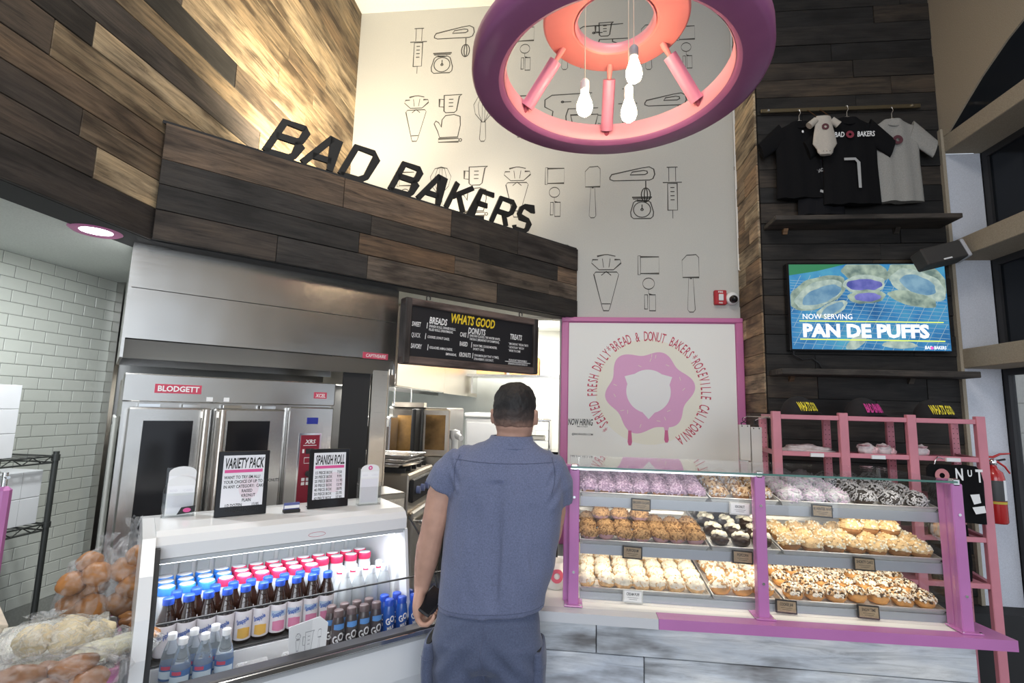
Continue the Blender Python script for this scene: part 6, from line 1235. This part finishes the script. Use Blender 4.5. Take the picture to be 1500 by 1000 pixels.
# left hand: palm faces the thigh, fingers curl under the phone
B.loft([ell((-.503, 1.838, .985), .020, .028, 16, 0, 2.4), ell((-.505, 1.832, .960), .019, .036, 16, 0, 2.6), ell((-.505, 1.826, .930), .018, .042, 16, 0, 2.8), ell((-.502, 1.822, .905), .016, .041, 16, 0, 2.8), ell((-.500, 1.822, .892), .011, .036, 16)])
for k, (y, l) in enumerate(((1.856, 1.0), (1.835, 1.08), (1.814, 1.02), (1.794, .84))):
    B.tube([(-.502, y, .912), (-.497, y - .001, .890 - .004 * (l > 1)), (-.482, y - .004, .877 - .005 * (l > 1)), (-.460, y - .008, .880), (-.443, y - .010, .896), (-.437, y - .008, .914)], [.0108, .0102, .0094, .0090, .0084, .0066], 10)
B.tube([(-.500, 1.853, .965), (-.488, 1.872, .945), (-.470, 1.878, .925), (-.456, 1.868, .908)], [.014, .0125, .0105, .0085], 10)
# right hand resting on the counter edge
B.loft([ell((-.100, 2.115, 1.045), .026, .02, 16), ell((-.105, 2.135, 1.025), .034, .022, 16), ell((-.108, 2.150, 1.0), .036, .022, 16), ell((-.110, 2.158, .975), .033, .018, 16)])
for k, x in enumerate((-.138, -.119, -.100, -.082)): B.tube([(x, 2.156, .985), (x, 2.170, .960), (x, 2.180, .935), (x, 2.196, .918)], [.0098, .0092, .0086, .0066], 10)
B.tube([(-.078, 2.135, 1.01), (-.062, 2.150, .985), (-.058, 2.165, .960)], [.013, .011, .009], 10)
# legs and feet
for s_, x0, x1 in ((-1, -.330, -.335), (1, -.170, -.165)):
    B.tube([(x0, 1.80, .88), (x0, 1.80, .75), (x1, 1.80, .50), (x1, 1.80, .42), (x1, 1.805, .30), (x1, 1.81, .10), (x1, 1.81, .06)], [.082, .080, .056, .052, .054, .036, .036], 20)
    B.loft([ell((x1, 1.84, .012), .040, .115, 20), ell((x1, 1.835, .04), .038, .105, 20), ell((x1, 1.81, .08), .034, .05, 20), ell((x1, 1.81, .12), .034, .036, 20)])
body = solid('body', B, M_skin, PERS, .0052, 2)
for s_ in (-1, 1): MB().lathe([(0, -.011), (.008, -.008), (.011, 0), (.008, .008), (0, .011)], n=12).build('eye', pm('eye_white', (.8, .8, .8), .2), PERS, (hc.x + s_ * .03, 1.936, 1.582))
MB().cbox(hc.x - .022, hc.x + .022, 1.934, 1.944, 1.508, 1.516, .003).build('mouth', pm('lip', (.42, .14, .12), .5), PERS)
# hair with a short fade
m_h, nt, bb = nodes_of('hair_black'); bb.inputs['Roughness'].default_value = .65
gm = N(nt, 'ShaderNodeNewGeometry'); sx_ = N(nt, 'ShaderNodeSeparateXYZ'); nt.links.new(gm.outputs['Position'], sx_.inputs[0])
tn = N(nt, 'ShaderNodeTexNoise'); tn.inputs['Scale'].default_value = 60; tn.inputs['Detail'].default_value = 6; nt.links.new(gm.outputs['Position'], tn.inputs['Vector'])
ma = N(nt, 'ShaderNodeMath', operation='MULTIPLY_ADD'); ma.inputs[1].default_value = .035; nt.links.new(tn.outputs[0], ma.inputs[0]); nt.links.new(sx_.outputs[2], ma.inputs[2])
mr = N(nt, 'ShaderNodeMapRange'); mr.inputs['From Min'].default_value = 1.570; mr.inputs['From Max'].default_value = 1.640; nt.links.new(ma.outputs[0], mr.inputs[0])
nt.links.new(ramp(nt, mr.outputs[0], [(0, (.26, .15, .11)), (.4, (.06, .04, .034)), (1, (.012, .010, .010))]), bb.inputs['Base Color']); bump(nt, bb, tn.outputs[0], .8, .006)
HB = MB(); rings = []
for z, rx, ry, dy in ((1.553, .0685, .074, -.020), (1.575, .0735, .084, -.016), (1.60, .0770, .092, -.012), (1.63, .0785, .097, -.006), (1.655, .0760, .098, -.003), (1.680, .067, .088, .0), (1.699, .050, .068, .0), (1.711, .026, .038, 0)): rings.append(ell((hc.x, hc.y + dy, z), rx, ry, 40))
HB.loft(rings); solid('hair', HB, m_h, PERS, .005, 3, lambda c: .0030 * noise.noise(c * 45) + .0016 * noise.noise(c * 120))
# scrub top
def cloth_mat(name, col):
    m, nt, b_ = nodes_of(name); b_.inputs['Roughness'].default_value = .9; b_.inputs['Sheen Weight'].default_value = .15
    t = N(nt, 'ShaderNodeTexNoise'); t.inputs['Scale'].default_value = 240; t.inputs['Detail'].default_value = 4; nt.links.new(coords(nt), t.inputs['Vector'])
    nt.links.new(ramp(nt, t.outputs[0], [(.3, [c * .82 for c in col]), (.7, [c * 1.2 for c in col])]), b_.inputs['Base Color']); bump(nt, b_, t.outputs[0], .25, .001); return m
M_scrub = cloth_mat('slate_blue_cotton', (.135, .155, .250)); M_pants = cloth_mat('slate_blue_twill', (.078, .095, .160)); M_seam = cloth_mat('seam_shadow', (.085, .10, .17))
S = MB()
S.loft([ell((-.248, 1.815, .945), .182, .128, 48, .06, 2.3), ell((-.246, 1.817, .985), .184, .130, 48, .05, 2.3), ell((-.230, 1.82, 1.08), .196, .130, 48, 0, 2.3), ell((-.216, 1.828, 1.20), .202, .130, 48, 0, 2.3), ell((-.208, 1.835, 1.31), .208, .130, 48, 0, 2.3), ell((-.212, 1.838, 1.38), .207, .122, 48, 0, 2.2), ell((-.210, 1.838, 1.425), .196, .108, 48, 0, 2.1),
        ell((-.207, 1.836, 1.460), .160, .088, 48), ell((-.203, 1.834, 1.488), .110, .074, 48), ell((-.198, 1.834, 1.508), .078, .068, 48)])
S.tube([(-.33, 1.836, 1.415), (-.375, 1.836, 1.400), (-.415, 1.834, 1.366), (-.442, 1.832, 1.318)], [.066, .075, .072, .066], 24)
S.tube([(-.10, 1.842, 1.415), (-.060, 1.848, 1.40), (-.040, 1.858, 1.35), (-.036, 1.878, 1.29)], [.066, .074, .071, .065], 24)
def folds(c):
    f = .0085 * noise.noise(Vector((c.x * 11, c.y * 9, c.z * 3.0))) + .0050 * noise.noise(Vector((c.x * 26 + c.z * 6, c.y * 18, c.z * 8 - c.x * 5)))
    fh = max(0, min(1, (c.z - .965) * 14)); f *= fh
    if c.z < 1.37: f += fh * .0105 * math.exp(-((c.x + .185 + .05 * (1.25 - c.z)) / .020) ** 2) * min(1, (1.37 - c.z) * 4) - fh * .008 * math.exp(-((c.x + .225 + .02 * (c.z - 1.2)) / .022) ** 2)
    f += .006 * math.exp(-((c.x + .33 - .10 * (c.z - 1.05)) / .016) ** 2) * max(0, 1 - abs(c.z - 1.12) / .16) + .006 * math.exp(-((c.x + .12 + .12 * (c.z - 1.1)) / .016) ** 2) * max(0, 1 - abs(c.z - 1.15) / .2) - .005 * math.exp(-((c.x + .29) / .02) ** 2) * max(0, 1 - abs(c.z - 1.25) / .14)
    if c.x < -.36 and c.z > 1.33: f += .005 * math.sin((c.z * 1.0 + c.x * 1.6) * 95) * math.exp(-((c.x + .375) / .03) ** 2)
    if c.x > -.06 and c.z > 1.28: f += .004 * math.sin((c.z - c.x * 1.4) * 90) * math.exp(-((c.x + .045) / .03) ** 2)
    return f
top = solid('scrub_top', S, M_scrub, PERS, .0075, 3, folds)
from mathutils.bvhtree import BVHTree
def surf(o, pts, direction=(0, 1, 0), off=.001, back=.6):
    bv = BVHTree.FromPolygons([v.co.copy() for v in o.data.vertices], [tuple(p.vertices) for p in o.data.polygons]); out = []; d = Vector(direction)
    for x, z in pts:
        h = bv.ray_cast(Vector((x, 1.83, z)) - d * back, d)
        if h[0] is not None: out.append(h[0] + h[1] * off)
    return out
def seam(o, pts, r=.0016, mat=None, nm='seam', par=None):
    P = surf(o, pts); 
    if len(P) > 2: MB().tube(P, r, 6).build(nm, mat or M_seam, par or o)
seam(top, [(-.395 + .362 * i / 24, 1.436 - .006 * math.sin(math.pi * i / 24)) for i in range(25)], .0011); 
seam(top, [(-.425 + .355 * i / 30, .962 + .06 * (-.425 + .355 * i / 30 + .25)) for i in range(31)], .0013, nm='hem')
seam(top, [(-.372 - .012 * math.sin(i / 10 * 3), 1.45 - .0115 * i) for i in range(11)], .0016); seam(top, [(-.048 + .012 * math.sin(i / 10 * 3), 1.45 - .0115 * i) for i in range(11)], .0016)
cl = MB(); cl.loft([ell((-.200, 1.834, 1.478), .098, .078, 40), ell((-.197, 1.836, 1.505), .081, .072, 40), ell((-.195, 1.838, 1.519), .075, .069, 40), ell((-.195, 1.838, 1.519), .066, .060, 40), ell((-.197, 1.836, 1.49), .068, .062, 40)], cap=False); cl.build('collar', M_scrub, top)
# trousers
Pn = MB()
Pn.loft([ell((-.248, 1.81, 1.02), .150, .100, 40, 0, 2.3), ell((-.252, 1.81, .965), .158, .104, 40, 0, 2.4), ell((-.254, 1.80, .93), .172, .112, 40, 0, 2.4), ell((-.255, 1.793, .86), .183, .118, 40, 0, 2.5), ell((-.255, 1.795, .80), .178, .112, 40, 0, 2.5), ell((-.255, 1.80, .77), .168, .095, 40, 0, 2.5)])
for x0, x1 in ((-.345, -.350), (-.163, -.160)): Pn.loft([ell((x0, 1.797, .86), .094, .116, 28), ell((x0, 1.797, .76), .092, .112, 28), ell((x0, 1.80, .62), .086, .104, 28), ell((x1, 1.80, .45), .078, .092, 28), ell((x1, 1.81, .25), .072, .085, 28), ell((x1, 1.815, .07), .070, .084, 28)])
def pfold(c):
    s_ = -1 if c.x < -.255 else 1
    return .0055 * noise.noise(Vector((c.x * 9, c.y * 9, c.z * 5 + s_ * c.x * 10))) + .004 * math.sin((c.z + s_ * (c.x + .255) * .9) * 70 + 2 * noise.noise(c * 6)) * math.exp(-((c.z - .80) / .09) ** 2)
pan = solid('trousers', Pn, M_pants, PERS, .0085, 3, pfold)
seam(pan, [(-.255 + .004 * math.sin(i), .93 - .016 * i) for i in range(12)], .0016)
for s_, x0 in ((-1, -.438), (1, -.086)):
    q = MB(); q.loft([ell((x0 + s_ * .004, 1.80, .845), .020, .082, 24, 0, 3), ell((x0 + s_ * .006, 1.80, .80), .024, .086, 24, 0, 3), ell((x0 + s_ * .004, 1.80, .70), .024, .086, 24, 0, 3), ell((x0 + s_ * .0, 1.80, .62), .018, .082, 24, 0, 3)]); cp_ = solid('cargo_pocket', q, M_pants, pan, .006, 2, lambda c: .003 * noise.noise(c * 16))
    MB().loft([ell((x0 + s_ * .004, 1.80, .842), .012, .070, 24, 0, 3), ell((x0 + s_ * .004, 1.80, .848), .011, .068, 24, 0, 3)]).build('pocket_opening', M_dark, cp_)
    seam(cp_, [(x0 + s_ * .012 - .03 + .06 * i / 8, .80) for i in range(9)], .0012)
for x1 in (-.350, -.160):
    sh_ = MB(); sh_.loft([ell((x1, 1.845, .0), .048, .135, 28, 0, 2.4), ell((x1, 1.845, .03), .050, .137, 28, 0, 2.4), ell((x1, 1.84, .06), .046, .125, 28), ell((x1, 1.815, .095), .042, .070, 28), ell((x1, 1.81, .12), .044, .055, 28)]); sh_.build('shoe', pm('black_shoe', (.03, .03, .035), .6), PERS)
# phone, held
ph = thing('mobile_phone', 'dark mobile phone gripped in the left hand of the customer', 'phone', (-.466, 1.832, .938))
ay = Vector((.35, .86, .36)).normalized(); ax = Vector((.80, -.25, -.42)); ax = (ax - ay * ax.dot(ay)).normalized(); az = ax.cross(ay)
ph.matrix_world = Matrix(((ax.x, ay.x, az.x, -.466), (ax.y, ay.y, az.y, 1.832), (ax.z, ay.z, az.z, .938), (0, 0, 0, 1)))
MB().cbox(-.031, .031, -.054, .062, -.005, .004, .003).build('shell', M_black, ph); MB().box(-.027, .027, -.048, .056, .004, .0046).build('screen', M_blackgloss, ph)
